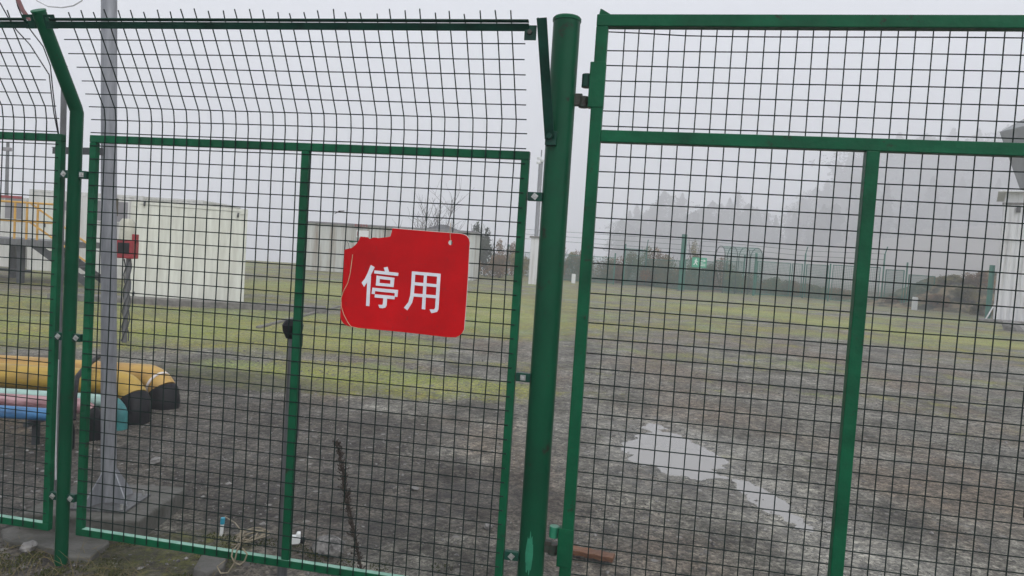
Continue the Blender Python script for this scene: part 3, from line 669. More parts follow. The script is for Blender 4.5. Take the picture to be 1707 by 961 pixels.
cabin(-240, 42, 321, 27.5, 5, 'leftmost white cabin with wide grey windows behind the yellow railing', wins=((-150, -90, 335, 365), (10, 38, 331, 366)), doors=((-60, -30, 336, 425),))
cabin(46, 131, 318, 26.5, 5, 'white cabin with a plain door behind the yellow handrail stairs', doors=((72, 98, 332, 420),), wins=((106, 122, 336, 352),))
cabin(133, 235, 324, 24.5, 4, 'white cabin with a broad grey shutter seen behind the grey pole', wins=((152, 213, 334, 371),))
cabin(238, 335, 331, 29, 4, 'pale cabin whose roof edge shows above the off white container', wins=())
fb = bpy.data.objects['portable_cabin']
MB().box(-3.2, 3.1, -.06, -.004, 2.62, 2.72).build('roof_fascia', 'redp', fb)
# raised platform with yellow handrails and stairs
yp_ = 20.0; zdeck = dp(50, 400, yp_).z
pf = empty('loading_platform', (dp(-60, 400, yp_).x, yp_, 0), 0, 'raised grey steel platform with yellow handrails and stairs at the left edge', 'platform')
ox = pf.location.x
def lx(px, py): p = dp(px, py, yp_); return p.x-ox, p.z
xe = lx(94, 400)[0]
MB().box(-4, xe, 0, 2.2, zdeck-.18, zdeck).build('deck', 'galvd', pf, bevel=.01)
for px in (-60, 27):
    x = lx(px, 430)[0]
    for y in (.2, 2.0): MB().box(x-.07, x+.07, y-.07, y+.07, -.1, zdeck-.18).build('leg', 'steel', pf)
MB().beam((-4, .3, .35), (lx(40, 460)[0], .3, .35), .06, .08).build('brace', 'steel', pf)
def hr(pts, r=.03): return MB().tube(pts, r, 8)
for zo in (.50, 1.02): hr([(-4, .04, zdeck+zo), (xe-.05, .04, zdeck+zo)]).build('handrail', 'rail', pf, smooth=True)
for px in (-60, -20, 22, 42, 60, 92):
    x = lx(px, 400)[0]; hr([(x, .04, zdeck), (x, .04, zdeck+1.05)]).build('handrail_post', 'rail', pf, smooth=True)
x0, x1 = lx(46, 400)[0], lx(136, 400)[0]
stz = .15; dxs = 1.75
for y in (.1, 1.0):
    MB().beam((x0, y, zdeck-.05), (x0+dxs, y, stz-.1), .05, .2, (0, 0, 1)).build('stringer', 'steel', pf)
for i in range(5):
    t_ = (i+.5)/5.5; MB().box(x0+dxs*t_-.12, x0+dxs*t_+.12, .13, .97, zdeck-(zdeck-stz)*t_-.02, zdeck-(zdeck-stz)*t_+.01).build('step', 'steel', pf)
for y in (.04,):
    for zo in (.5, 1.02): hr([(x0, y, zdeck+zo), (x0+dxs, y, stz+zo)], .028).build('handrail', 'rail', pf, smooth=True)
    for t_ in (.5, 1.0): hr([(x0+dxs*t_, y, zdeck+(stz-zdeck)*t_), (x0+dxs*t_, y, zdeck+(stz-zdeck)*t_+1.02)], .028).build('handrail_post', 'rail', pf, smooth=True)
# utility pole far left
q = dp(9, 400, 30); up_ = empty('lamp_post', (q.x, q.y, 0), 0, 'thin grey lamp post at the far left above the cabins', 'lamp post')
MB().tube([(0, 0, 0), (-.02, 0, dp(10, 238, 30).z)], [.09, .06], 10).build('pole_tube', 'galvd', up_, smooth=True)
MB().box(-.22, .12, -.08, .08, dp(10, 252, 30).z, dp(10, 246, 30).z).build('lamp_head', 'grey', up_, bevel=.02)
# ---- long shed behind the notice
ys = 42.0
x0, x1 = dp(510, 400, ys).x, dp(792, 400, ys).x; zs = gz((x0+x1)/2, ys); hs_ = dp(512, 371, ys).z-zs
root, wd, h = container('shed', 'long low weathered white shed with stained walls behind the red notice', x0, x1, ys, ys+3.5, hs_, MT['shed'], z=zs, ribs=.30, ribdepth=.03, castings=False, cat='shed', rz=R(-2.5))
MB().box(-wd-.1, wd+.1, -.12, 3.6, h, h+.09).build('roof_edge', 'grey', root)
cxs = (x0+x1)/2
sb = MB(); p, q = dp(594, 384, ys-.1), dp(614, 397, ys-.1)
sg = MB().box(p.x-cxs, q.x-cxs, -.05-.3, -.02, q.z-zs, p.z-zs)
sg = MB().box(p.x-cxs, q.x-cxs, -.13, -.10, q.z-zs, p.z-zs).build('notice_plate', 'whitep', root)
m = MB(); xx = p.x-cxs+.05
m.box(xx, xx+.09, -.136, -.131, p.z-zs-.32, p.z-zs-.06); m.box(xx+.2, xx+.5, -.136, -.131, q.z-zs+.02, q.z-zs+.05)
m.build('notice_print', 'redp', sg)
m = MB(); rg = random.Random(3); L0 = dp(592, 378, ys).x-cxs; zt_ = dp(600, 373, ys).z-zs
for i in range(5):                          # row of small red characters, too small to read
    cx_ = L0+i*.155
    for kx, kz, w_, h_ in ((0, .13, .11, .022), (0, .07, .11, .022), (.045, .0, .02, .16), (0, .0, .11, .022), (rg.choice((0, .09)), .02, .02, .10)):
        m.box(cx_+kx, cx_+kx+w_, -.145-rg.uniform(0, .004), -.125, zt_-.19+kz, zt_-.19+kz+h_)
m.build('red_lettering', 'redp', root)
# dark hip roof behind the shed
yr = 58.0; a_, b_ = dp(698, 384, yr), dp(772, 386, yr); cx_ = (a_.x+b_.x)/2; hb = a_.z; wdh = (b_.x-a_.x)/2; zg = gz(cx_, yr)
hb_root = empty('house', (cx_, yr, zg), R(-3), 'small building with a dark hip roof beyond the long shed', 'building')
MB().box(-wdh+.2, wdh-.2, .2, 4.0, 0, hb-zg-.02).build('wall', 'contw', hb_root)
rz_ = dp(735, 373, yr).z-zg; e0 = hb-zg
MB().add([(-wdh, 0, e0), (wdh, 0, e0), (wdh, 4.2, e0), (-wdh, 4.2, e0), (-wdh*.25, 2.1, rz_), (wdh*.05, 2.1, rz_)], [(0, 1, 5, 4), (1, 2, 5), (2, 3, 4, 5), (3, 0, 4), (3, 2, 1, 0)]).build('roof', 'roof', hb_root)
# ---- cctv pole and pillar behind the gate post
yc = 43.0; q = dp(890, 440, yc); cz = gz(q.x, yc)
cc_ = empty('camera_pole', (q.x, yc, cz), 0, 'grey pole topped by small security cameras, half hidden by the thick gate post', 'camera pole')
p1 = dp(899, 270, yc); hp = p1.z-cz
MB().tube([(.05, 0, 0), (.02, 0, hp)], .13, 14).build('pole_tube', 'galv', cc_, smooth=True)
MB().tube([(.02, 0, hp), (.02, 0, hp+.7)], .03, 8).build('finial', 'galvd', cc_, smooth=True)
for dx, dz_ in ((-.22, -.05), (-.2, .22), (.18, .08)):
    MB().beam((.02, 0, hp+dz_), (.02+dx, -.25, hp+dz_-.05), .16, .15).build('security_camera', 'whitep', cc_, bevel=.03)
q = dp(890, 460, 42); pz = gz(q.x, 42); t_ = dp(890, 394, 42).z-pz
pil = empty('gate_pillar', (q.x-.05, 42, pz), 0, 'pale plastered pillar with a flat cap at the foot of the camera pole', 'pillar')
MB().box(-.25, .25, -.25, .25, -.1, t_-.1).build('pillar_shaft', 'clad', pil); MB().box(-.34, .34, -.34, .34, t_-.1, t_).build('pillar_cap', 'conc', pil, bevel=.02)
# ---- far green fences
def far_root(px, y, label):
    p = dp(px, 450, y); return empty('far_fence', (p.x, y, gz(p.x, y)), 0, label, 'fence', 'far green mesh fences')
FR = [far_root(975, 52, 'far green mesh fence stretch left of the thick far gate post'), far_root(1190, 51, 'far green mesh fence stretch between the thick far gate post and the rounded cage'), far_root(1410, 46, 'far green mesh fence stretch right of the rounded cage, ending at the earth mound')]
def run_of(px): return FR[0] if px < 1137 else (FR[1] if px < 1250 else FR[2])
def far_panel(A, B, h, run, frame=.045, mesh=True, m='fgreen', z0=.0):
    A = Vector(A); B = Vector(B); A.z = gz(A.x, A.y)+z0; B.z = gz(B.x, B.y)+z0; zg = min(A.z, B.z)
    c_ = (A+B)/2; L = Vector((B.x-A.x, B.y-A.y, 0)).length; rz = math.atan2(B.y-A.y, B.x-A.x)
    Tm = Matrix.Translation(Vector((c_.x, c_.y, zg))-run.location) @ Matrix.Rotation(rz, 4, 'Z')
    f_ = MB(); f_.box(-L/2, L/2, -frame/2, frame/2, h-frame, h).box(-L/2, L/2, -frame/2, frame/2, .08, .08+frame)
    f_.box(-L/2, -L/2+frame, -frame/2, frame/2, .08+frame, h-frame).box(L/2-frame, L/2, -frame/2, frame/2, .08+frame, h-frame)
    f_.v = [tuple(Tm @ Vector(v)) for v in f_.v]; root = f_.build('panel', m, run)
    if mesh:
        w_ = MB(); n = int(L/.10); s_ = .0065
        for i in range(1, n): x = -L/2+L*i/n; w_.box(x-s_, x+s_, -s_, s_, .1, h)
        for i in range(1, int(h/.10)): w_.box(-L/2, L/2, s_, 3*s_, .1+i*.10-s_, .1+i*.10+s_)
        w_.v = [tuple(Tm @ Vector(v)) for v in w_.v]; w_.build('wire_mesh', m, root)
    return root
def far_post(P, h, run, r=.05, arm=True, m='fgreen'):
    z = gz(P[0], P[1]); o_ = Vector((P[0], P[1], z))-run.location
    root = MB().tube([o_+Vector((0, 0, -.2)), o_+Vector((0, 0, h))], r, 10).build('post', m, run, smooth=True)
    if arm:
        MB().tube([o_+Vector((0, 0, h)), o_+Vector((.0, -.25, h+.45))], r*.7, 8).build('post_arm', m, root, smooth=True)
    return root
def at(px, y): p = dp(px, 450, y); return (p.x, p.y)
# posts with their true foot distances: (pixel column, distance, height)
FARP = [(800, 55, 2.0), (846, 54, 2.3), (985, 50.5, 2.0), (1024, 50.5, 2.2), (1040, 50, 2.9), (1076, 52, 2.8), (1190, 52, 2.5), (1240, 50.5, 2.7), (1259, 47.5, 2.8), (1341, 48.5, 3.0), (1384, 46, 2.4), (1473, 45, 3.2), (1512, 42.5, 2.7)]
for px, y, h_ in FARP: far_post(at(px, y), h_, run_of(px), arm=px in (1076, 1341, 1473), r=.05 if px != 1259 else .08)
segs = [(846, 54, 985, 50.5, 1.9), (985, 50.5, 1024, 50.5, 1.9), (1040, 50, 1076, 52, 2.6), (1076, 52, 1133, 48, 2.0), (1142, 48, 1190, 52, 2.1), (1190, 52, 1240, 50.5, 2.2), (1262, 47.5, 1318, 48.5, 2.3), (1320, 48.5, 1338, 48.5, 2.3), (1344, 48.3, 1381, 46.2, 2.3), (1388, 46, 1437, 45.5, 2.35), (1437, 45.5, 1468, 45, 2.35), (1477, 44.8, 1508, 42.7, 2.25), (1516, 42.5, 1560, 44, 2.0), (800, 55, 846, 54, 1.9)]
for s_ in segs: far_panel((*at(s_[0], s_[1]), 0), (*at(s_[2], s_[3]), 0), s_[4], run_of((s_[0]+s_[2])/2))
# overhead strand wires along the far fence
w_ = MB()
for dz_ in (2.75, 3.1, 3.45):
    pr = [(870, 54), (985, 51), (1076, 51.5), (1190, 51.5), (1341, 48.8), (1473, 45)]
    w_.tube([(*at(px, y), gz(*at(px, y))+dz_-(.25 if px > 1300 else 0)) for px, y in pr], .012, 4)
w_.build('strand_wires', 'fdark'); tag(bpy.data.objects['strand_wires'], 'three dark strand wires strung above the far green fences', 'wires')
# thick green post carrying the exit sign
P = at(1137, 47.5); tp = empty('far_gate_post', (*P, gz(*P)), 0, 'thick green far gate post beside the small green exit sign', 'gate post')
MB().tube([(0, 0, -.1), (0, 0, dp(1140, 391, 47.5).z-gz(*P))], .17, 16).build('post_tube', 'fgreen', tp, smooth=True)
MB().box(-.22, .22, -.22, .22, -.1, .05).build('post_foot', 'conc', tp)
p, q = dp(1153, 429, 47.4), dp(1176, 447, 47.4); W_, H_ = q.x-p.x, p.z-q.z
es = empty('exit_sign', (p.x, 47.2, q.z), 0, 'small green exit sign with a white running figure on the far fence', 'sign')
MB().box(0, W_, 0, .03, 0, H_).build('sign_plate', 'signg', es)
m = MB(); fl = lambda a, b_, t_: (a*W_, t_, b_*H_)
for k, pg in enumerate([[(.20, .82), (.28, .90), (.34, .80), (.27, .74)], [(.16, .72), (.32, .74), (.30, .48), (.20, .46)], [(.22, .48), (.30, .48), (.40, .20), (.34, .20)], [(.20, .48), (.26, .48), (.16, .22), (.08, .24), (.14, .36)], [(.30, .70), (.42, .56), (.40, .50), (.28, .62)],
          [(.52, .74), (.84, .74), (.84, .66), (.52, .66)], [(.78, .86), (.94, .70), (.78, .54)], [(.52, .40), (.92, .40), (.92, .33), (.52, .33)], [(.52, .24), (.92, .24), (.92, .17), (.52, .17)], [(.52, .52), (.72, .52), (.72, .47), (.52, .47)]]):
    m.prism(pg, fl, -.006-.0005*k, -.001)
m.build('pictogram', 'whitep', es)
# rounded mesh cage
yq = 48.0; c0 = at(1238, yq); cg = empty('mesh_cage', (c0[0], yq, gz(c0[0], yq)), R(-6), 'green mesh cage with a rounded roof on the right part of the far fence', 'cage')
wC = at(1268, yq)[0]-at(1207, yq)[0]; hC = dp(1240, 428, yq).z-gz(c0[0], yq); rC = .65; dC = 3.5
def arch(x, y0=0):
    pts = [(x, y0, 0), (x, y0, hC)]
    for i in range(1, 7): a = math.pi/2*i/6; pts.append((x+0*a, y0+dC/2*(1-math.cos(a)), hC+rC*math.sin(a)))
    return pts
for i in range(4):
    x = -wC/2+wC*i/3; pts = arch(x); full = pts+[(x, dC-p_[1], p_[2]) for p_ in reversed(pts[:-1])]
    MB().tube(full, .032, 8).build('arch', 'fdark', cg, smooth=True)
m = MB()
for i in range(48):
    x = -wC/2+wC*i/47; m.tube(arch(x), .008, 4, False)
for pt_ in arch(0)[2:]: m.beam((-wC/2, pt_[1], pt_[2]), (wC/2, pt_[1], pt_[2]), .02, .02)
for i in range(22): m.beam((-wC/2, 0, .1+i*hC/22), (wC/2, 0, .1+i*hC/22), .012, .012)
m.build('wire_mesh', 'fgreen', cg)
# white marker stubs
for px, y, pt_, lab in ((1530, 40.5, 497, 'short white marker post in front of the earth mound'), (957, 49, 458, 'short white marker post seen between the gate post and the gate leaf')):
    x, yy = at(px, y); z = gz(x, yy); hh = dp(px, pt_, y).z-z
    o = MB().box(-.13, .13, -.08, .08, -.1, hh).prism([(-.13, hh), (.13, hh), (.09, hh+.04), (-.09, hh+.04)], lambda p, q, t_: (p, t_, q), -.08, .08).build('marker_post', 'whitep', bevel=.01)
    o.location = (x, yy, z); tag(o, lab, 'marker post', 'white marker posts')

# ---- building at the right edge
yB = 33.5; g = dp(1657, 530, yB); zB = gz(g.x, yB)
bl = empty('warehouse', (g.x, yB, zB), R(-33), 'white clad building at the right edge with stained walls and a thin eave', 'building')
hB = dp(1680, 322, yB).z-zB; LB = 9
m = MB(); n = 30; vs = []
for i in range(n*4+1):
    x = LB*i/(n*4); o_ = (0, 0, .035, .035)[i % 4]; vs += [(x, o_, .0), (x, o_, hB)]
m.add(vs, [(2*i, 2*i+2, 2*i+3, 2*i+1) for i in range(n*4)])
m.add([(0, 0, 0), (0, 4, 0), (0, 4, hB), (0, 0, hB)], [(0, 1, 2, 3)]); m.add([(LB, 0, 0), (LB, 7, 0), (LB, 7, hB), (LB, 0, hB)], [(0, 1, 2, 3)])
m.build('wall', 'clad', bl, fix=False)
MB().box(-.012, .012, -.035, .09, 0, hB).build('corner_trim', 'clad', bl)
MB().box(-.30, LB+.3, -.40, 4.3, hB, hB+.07).build('roof', 'clad', bl, bevel=.02)
MB().box(-.1, LB, -.02, .06, hB-.55, hB-.45).build('fascia_band', 'conc', bl)
zmid = dp(1680, 400, yB).z-zB
MB().box(.1, LB, -.035, -.004, zmid-.03, zmid+.03).build('wall_rail', 'clad', bl)
MB().box(.45, .62, -.08, -.01, zmid+1.25, zmid+1.5).build('vent_hole', 'seam', bl)
MB().tube([(-.35, -.3, 0), (-.02, -.05, .8)], .03, 8).build('downpipe', 'clad', bl, smooth=True)
MB().box(-.6, LB, -1.3, 0, -.3, .10).build('plinth', 'conc', bl, bevel=.02)
MB().tube([(-.25, .3, 0), (-.25, .3, 2.6)], .12, 10).build('green_pipe', 'fgreen', bl, smooth=True)
# hopper above
q = dp(1768, 300, 36.0); zt0 = dp(1668, 208, 36).z; zb1 = dp(1692, 300, 36).z
hp_ = empty('hopper', (q.x+.85, 36.3, zb1-.3), 0, 'large grey sheet metal hopper above the white building at the right edge', 'hopper')
rt_ = q.x-dp(1667, 208, 36).x; rb_ = q.x-dp(1692, 300, 36).x
MB().tube([(0, 0, 0), (0, 0, .3), (0, 0, zt0-zb1+.3), (0, 0, zt0-zb1+.35)], [rb_*.95, rb_, rt_, rt_], 6).build('hopper_cone', 'hop', hp_)
MB().tube([(0, 0, zt0-zb1+.352), (0, 0, zt0-zb1+1.1)], [rt_*1.0, rt_*.64], 6).build('hopper_lid', 'hop', hp_)
MB().tube([(0, 0, zt0-zb1+1.1), (0, 0, zt0-zb1+1.9)], rt_*.60, 12).build('drum', 'steel', hp_, smooth=True)
MB().box(-1.2, 1.2, -1.2, 1.2, -2.2, .0).build('hopper_stand', 'steel', hp_)
# rubble by the plinth
g = gp(1690, 552)
def rock(name, P, r, m, label, seed, sq=.6, group=None):
    rg = random.Random(seed); bmv = []; fs = []
    import bmesh
    bm = bmesh.new(); bmesh.ops.create_icosphere(bm, subdivisions=2, radius=1)
    for v in bm.verts:
        k_ = 1+rg.uniform(-.16, .16); v.co = Vector((v.co.x*r*k_, v.co.y*r*.75*k_, v.co.z*r*sq*k_))
    me_ = bpy.data.meshes.new(name); bm.to_mesh(me_); bm.free(); me_.materials.append(MT[m])
    o = bpy.data.objects.new(name, me_); COL.objects.link(o); o.location = P; o.rotation_euler = (rg.uniform(-.3, .3), rg.uniform(-.3, .3), rg.uniform(0, 6))
    return tag(o, label, 'stone', group)
rock('rubble_stone', (g.x, g.y, gz(g.x, g.y)+.1), .45, 'stone', 'pale stone block lying by the concrete plinth of the white building', 2)

# ================================================================== VEGETATION
def blades(m, c, r, n, size, rg, flat=1.0, shape='ball', elong=1.0):
    for i in range(n):
        while True:
            p = Vector((rg.uniform(-1, 1), rg.uniform(-1, 1), rg.uniform(-1, 1)))
            if p.length < 1: break
        p = Vector((p.x*r, p.y*r, p.z*r*flat))+c
        d = Vector((rg.gauss(0, 1), rg.gauss(0, 1), rg.gauss(0, 1))).normalized(); e = d.orthogonal().normalized(); s_ = size*rg.uniform(.6, 1.4)
        m.add([p-d*s_*elong, p+e*s_*.5, p+d*s_*elong, p-e*s_*.5], [(0, 1, 2, 3)])
def conifer(h, rad, rg, leafy=False, mname='con'):
    root = bpy.data.objects.new('broadleaf_tree' if leafy else 'conifer_tree', None); COL.objects.link(root)
    MB().tube([(0, 0, -1), (0, 0, h*.5), (0, 0, h*.97)], [h*.018, h*.011, .02], 6).build('trunk', 'bark', root)
    m = MB(); n = 4200
    lumps = [(rg.uniform(0, 6.28), rg.uniform(.1, .9), rg.uniform(.15, .5)) for _ in range(22)]
    for i in range(n):
        t_ = rg.random()**.8                          # 0 = base of the crown, 1 = tip
        if leafy: prof = math.sin(math.pi*min(1, t_*.9+.12))**.6
        else: prof = (1-t_)**.75*(.72+.28*abs(math.sin(t_*h*2.1)))+.03
        a = rg.uniform(0, 6.283); k_ = .85
        for la, lt, lr in lumps:
            if abs(t_-lt) < .09 and math.cos(a-la) > .5: k_ += lr*(1 if la > 2.5 else -1)
        r_ = rad*prof*max(.3, k_)*rg.random()**.45
        p = Vector((math.cos(a)*r_, math.sin(a)*r_, h*(.10+.90*t_)-(0 if leafy else .35*r_)+rg.uniform(-.15, .15)))
        w_ = rg.uniform(.10, .26)*(1-.5*t_); d = Vector((math.cos(a), math.sin(a), rg.uniform(-.9, .3))); e = Vector((-math.sin(a), math.cos(a), rg.uniform(-.5, .5)))
        if leafy: d = Vector((rg.gauss(0, 1), rg.gauss(0, 1), rg.gauss(0, 1))).normalized(); e = d.orthogonal()
        m.add([p-e*w_, p+d*w_*1.5, p+e*w_, p-d*w_*.5], [(0, 1, 2, 3)])
    m.build('crown', mname, root, fix=False); return root
rg = random.Random(21)
protos = [conifer(h_, r_, rg, lf) for h_, r_, lf in ((9, 2.6, False), (11, 2.9, False), (12.5, 3.0, False), (8, 2.9, True), (10, 3.3, True))]
# (pixel column, distance, height scale)
TR = []
rr_ = random.Random(5)
DK = 3.9
tops = [(1050, 352, 96), (1062, 340, 99), (1078, 350, 104), (1092, 345, 97), (1108, 318, 95), (1121, 340, 102), (1138, 322, 94), (1152, 352, 104), (1170, 346, 97), (1188, 335, 92), (1203, 340, 101), (1217, 330, 93), (1232, 318, 95), (1248, 340, 90), (1262, 345, 99), (1278, 352, 92), (1295, 368, 96),
        (1316, 350, 100), (1338, 330, 104), (1360, 312, 108), (1380, 300, 106), (1398, 270, 108), (1418, 255, 112), (1438, 262, 108), (1460, 238, 110), (1482, 250, 106), (1500, 222, 112), (1522, 240, 106), (1545, 225, 112), (1568, 238, 107), (1590, 215, 110), (1612, 232, 105), (1632, 215, 110), (1655, 235, 104), (1680, 210, 110), (1702, 230, 104), (1726, 215, 110), (1750, 230, 104),
        (1440, 330, 92), (1475, 345, 88), (1510, 330, 90), (1550, 345, 86), (1590, 335, 88), (1625, 350, 84), (1660, 340, 86), (1405, 360, 90), (1370, 375, 88)]
for k_ in range(70):
    px = rr_.uniform(1030, 1760); f_ = (px-1030)/730; tops.append((px, np.interp(px, [1030, 1100, 1280, 1330, 1450, 1760], [385, 368, 372, 365, 320, 300])+rr_.uniform(-22, 40), rr_.uniform(78, 104)))
for i, (px, pt_, y) in enumerate(tops):
    y *= (4.3 if px < 1315 else DK); p = dp(px, pt_, y); zg = gz(p.x, y); hh = max(4, p.z-zg)
    k_ = i % 5; src = protos[k_]; h0 = (9, 11, 12.5, 8, 10)[k_]
    o = src if i < 5 else copy_tree(src)
    sc_ = hh/h0; o.location = (p.x, y, zg-.2); o.scale = (sc_*rr_.uniform(.85, 1.15), sc_, sc_); o.rotation_euler = (0, 0, rr_.uniform(0, 6))
    tag(o, 'dim grey broadleaf tree fading in the mist beyond the far fences' if k_ > 2 else 'dim grey pointed conifer fading in the mist beyond the far fences', 'tree', 'broadleaf trees fading in the mist' if k_ > 2 else 'conifers fading in the mist')
def shrub(px, y, ptop, wpx, m, label, name='shrub', n=700, size=.09, zoff=0, seed=1, cat='shrub', flat=None, group='scrub along the far edge of the yard', stemn=7):
    rg = random.Random(seed*31+px); p = dp(px, ptop, y); zg = gz(p.x, y); zg = max(zg, mzt(p.x, y)-.1) if px > 1540 else zg; h_ = max(.5, p.z-zg); wd = wpx*y/F/2
    root = empty(name, (p.x, y, zg), 0, label, cat, group)
    mm = MB()
    for k_ in range(7):
        cx_ = rg.uniform(-.6, .6)*wd; cz_ = h_*rg.uniform(.25, .72); r_ = wd*rg.uniform(.3, .55)
        blades(mm, Vector((cx_, rg.uniform(-.5, .5)*wd, cz_)), r_, n//9, size, rg, flat=min(1.3, (h_*.35)/r_), elong=1.4)
    blades(mm, Vector((0, 0, h_*.42)), wd*.9, n//4, size, rg, flat=h_*.42/(wd*.9), elong=1.4)
    blades(mm, Vector((wd*rg.uniform(-.3, .3), 0, h_*.8)), wd*.35, n//9, size, rg, flat=h_*.2/(wd*.35), elong=1.6)
    mm.build('foliage', m, root, fix=False)
    st = MB()
    for k_ in range(stemn):
        a = rg.uniform(0, 6.28); st.tube([(0, 0, -.1), (math.cos(a)*wd*.3, math.sin(a)*wd*.3, h_*.5), (math.cos(a)*wd*.7, math.sin(a)*wd*.6, h_*rg.uniform(.7, 1.02))], [.03, .02, .008], 4)
    st.build('stem', 'bark', root)
    return root
shrub(795, 50, 370, 40, 'ever', 'dark evergreen bush standing right of the long shed', 'evergreen_bush', 1500, .10, seed=3, group=None)
shrub(812, 51, 380, 30, 'ever', 'smaller dark evergreen bush at the right foot of the larger one', 'evergreen_bush', 900, .10, seed=4, group=None)
SHR = [(832, 53, 398, 34, 'scrub', 'tall pale scrub behind the far fence right of the evergreen bushes'), (856, 53.5, 402, 34, 'scrub', 'tall pale scrub behind the far fence left of the pale pillar'), (905, 53, 412, 40, 'scrub', 'brown scrub behind the thick gate post'), (958, 54, 420, 44, 'olive', 'olive scrub above the white marker stub'), (1030, 52.2, 440, 56, 'scrub', 'low brown scrub under the left paired tall post'), (1090, 51.5, 445, 60, 'scrub', 'low brown scrub right of the paired tall posts'), (1140, 51, 448, 60, 'scrub', 'low brown scrub behind the thick far gate post'), (1228, 50.5, 452, 50, 'olive', 'low olive scrub at the left foot of the rounded cage'), (1312, 50, 468, 50, 'scrub', 'low brown scrub behind the tall slim post'), (1365, 49.5, 476, 50, 'olive', 'low olive scrub left of the gate middle stile'),
       (1500, 43.5, 492, 50, 'scrub', 'low brown scrub at the last slim post'), (1610, 41.8, 474, 44, 'olive', 'green weeds halfway up the earth mound'), (790, 48.5, 432, 60, 'scrub', 'low brown scrub at the foot of the evergreen bush'), (835, 49, 425, 60, 'scrub', 'brown scrub between the evergreen bush and the pale pillar'), (868, 50, 420, 40, 'olive', 'olive scrub left of the pale pillar'),
       (935, 52, 405, 40, 'scrub', 'greyish shrub seen between the gate post and the gate leaf'), (975, 53, 415, 50, 'scrub', 'brown scrub behind the left edge of the gate leaf'), (1010, 53, 428, 60, 'scrub', 'low brown scrub left of the paired tall posts'), (1050, 54, 418, 50, 'scrub', 'brown bush between the paired tall posts'),
       (1075, 53, 410, 46, 'olive', 'olive bush right of the paired tall posts'), (1100, 52.5, 412, 50, 'scrub', 'brown bush left of the thick far gate post'), (1118, 53, 425, 50, 'olive', 'low olive bush just left of the thick far gate post'), (1160, 53, 398, 32, 'olive', 'taller olive bush behind the green exit sign'), (1178, 53, 440, 60, 'scrub', 'low brown scrub under the green exit sign'), (1205, 53, 430, 60, 'scrub', 'brown scrub left of the rounded mesh cage'),
       (1250, 51.5, 455, 70, 'scrub', 'low brown scrub in front of the rounded mesh cage'), (1290, 51, 462, 60, 'olive', 'low olive scrub right of the rounded mesh cage'), (1335, 50.5, 472, 60, 'scrub', 'low brown scrub left of the gate middle stile'), (1400, 49, 480, 70, 'scrub', 'low scrub strip beside the gate middle stile'),
       (1585, 44, 458, 50, 'olive', 'olive weeds on the crest of the earth mound'), (1630, 43, 452, 50, 'scrub', 'brown weeds on the right of the earth mound'), (1560, 41.5, 490, 50, 'scrub', 'brown weeds at the left foot of the earth mound'), (1640, 39, 505, 40, 'olive', 'olive weeds between the earth mound and the white building')]
for i, (px, y, pt_, wp, m_, lab) in enumerate(SHR): shrub(px, y, pt_, wp, m_, lab, n=1700, size=.055, seed=i+2)
# bare tree behind the shed
yt = 60; p = dp(712, 336, yt); zg = gz(p.x, yt)
bt = empty('bare_tree', (p.x, yt, zg), 0, 'bare leafless tree with fine branches above the long shed', 'tree')
rg = random.Random(8); tm = MB(); bm_ = MB()
def grow(m, p, d, L, r, lev):
    pts = [p]; q = p.copy(); dd = d.copy()
    for i in range(4):
        dd = (dd+Vector((rg.uniform(-.22, .22), rg.uniform(-.22, .22), rg.uniform(-.06, .16)))).normalized(); q = q+dd*L/4; pts.append(q.copy())
    m.tube(pts, [r*(1-.12*i) for i in range(5)], 5 if lev < 2 else 3, False)
    if lev < 4:
        for k_ in range(4 if lev < 3 else 3):
            a = pts[rg.randint(1, 4)]; nd = (dd+Vector((rg.uniform(-1, 1), rg.uniform(-1, 1), rg.uniform(-.25, .6)))*.9).normalized()
            grow(bm_, a, nd, L*rg.uniform(.55, .8), r*.55, lev+1)
Hh = p.z-zg
grow(tm, Vector((0, 0, -.2)), Vector((0, 0, 1)), Hh*.42, .13, 0)
for k_ in range(4): grow(bm_, Vector((0, 0, Hh*(.25+.05*k_))), Vector((rg.uniform(-1, 1), rg.uniform(-1, 1), .7)).normalized(), Hh*.4, .07, 1)
tm.build('trunk', 'bark', bt); bm_.build('crown', 'bark', bt, fix=False)
# ---- dead weed just behind the fence
wu, _ = fp(603, 958, -.06)
wd_ = froot('dead_weed', wu, 'tall dead brown weed stalk leaning left behind the mesh panel', 'weed', off=-.07)
rg = random.Random(6); m = MB(); sd = MB()
def wp(px, py): u, z = fp(px, py, -.07); return Vector((u-wu, 0, z))
main = [wp(607, 985), wp(600, 945), wp(590, 895), wp(580, 850), wp(574, 810), wp(569, 775), wp(563, 748), wp(560, 734)]
main[0].z = -.02
for k_ in range(3):
    m.tube([q+Vector((rg.uniform(-.006, .006), .008*k_, 0)) for q in main[:8-k_]], [.0042-.0004*i for i in range(8-k_)], 5)
for i in range(330):
    t_ = rg.random()**.8*.86+.10; f_ = t_*(len(main)-1); j = min(int(f_), len(main)-2); q = main[j].lerp(main[j+1], f_-j)
    d = Vector((rg.uniform(-1, 1), rg.uniform(-1, 1), rg.uniform(-.2, 1.3))).normalized(); L = rg.uniform(.008, .034)*(.7 if t_ > .8 else 1)
    e = q+d*L; sd.tube([q, e], [.0012, .0026], 3)
    if rg.random() < .5: sd.tube([e, e+Vector((rg.uniform(-.006, .006), rg.uniform(-.006, .006), .008))], [.0035, .001], 4)
m.build('stalk', 'dry', wd_); sd.build('seed_heads', 'dry', wd_)

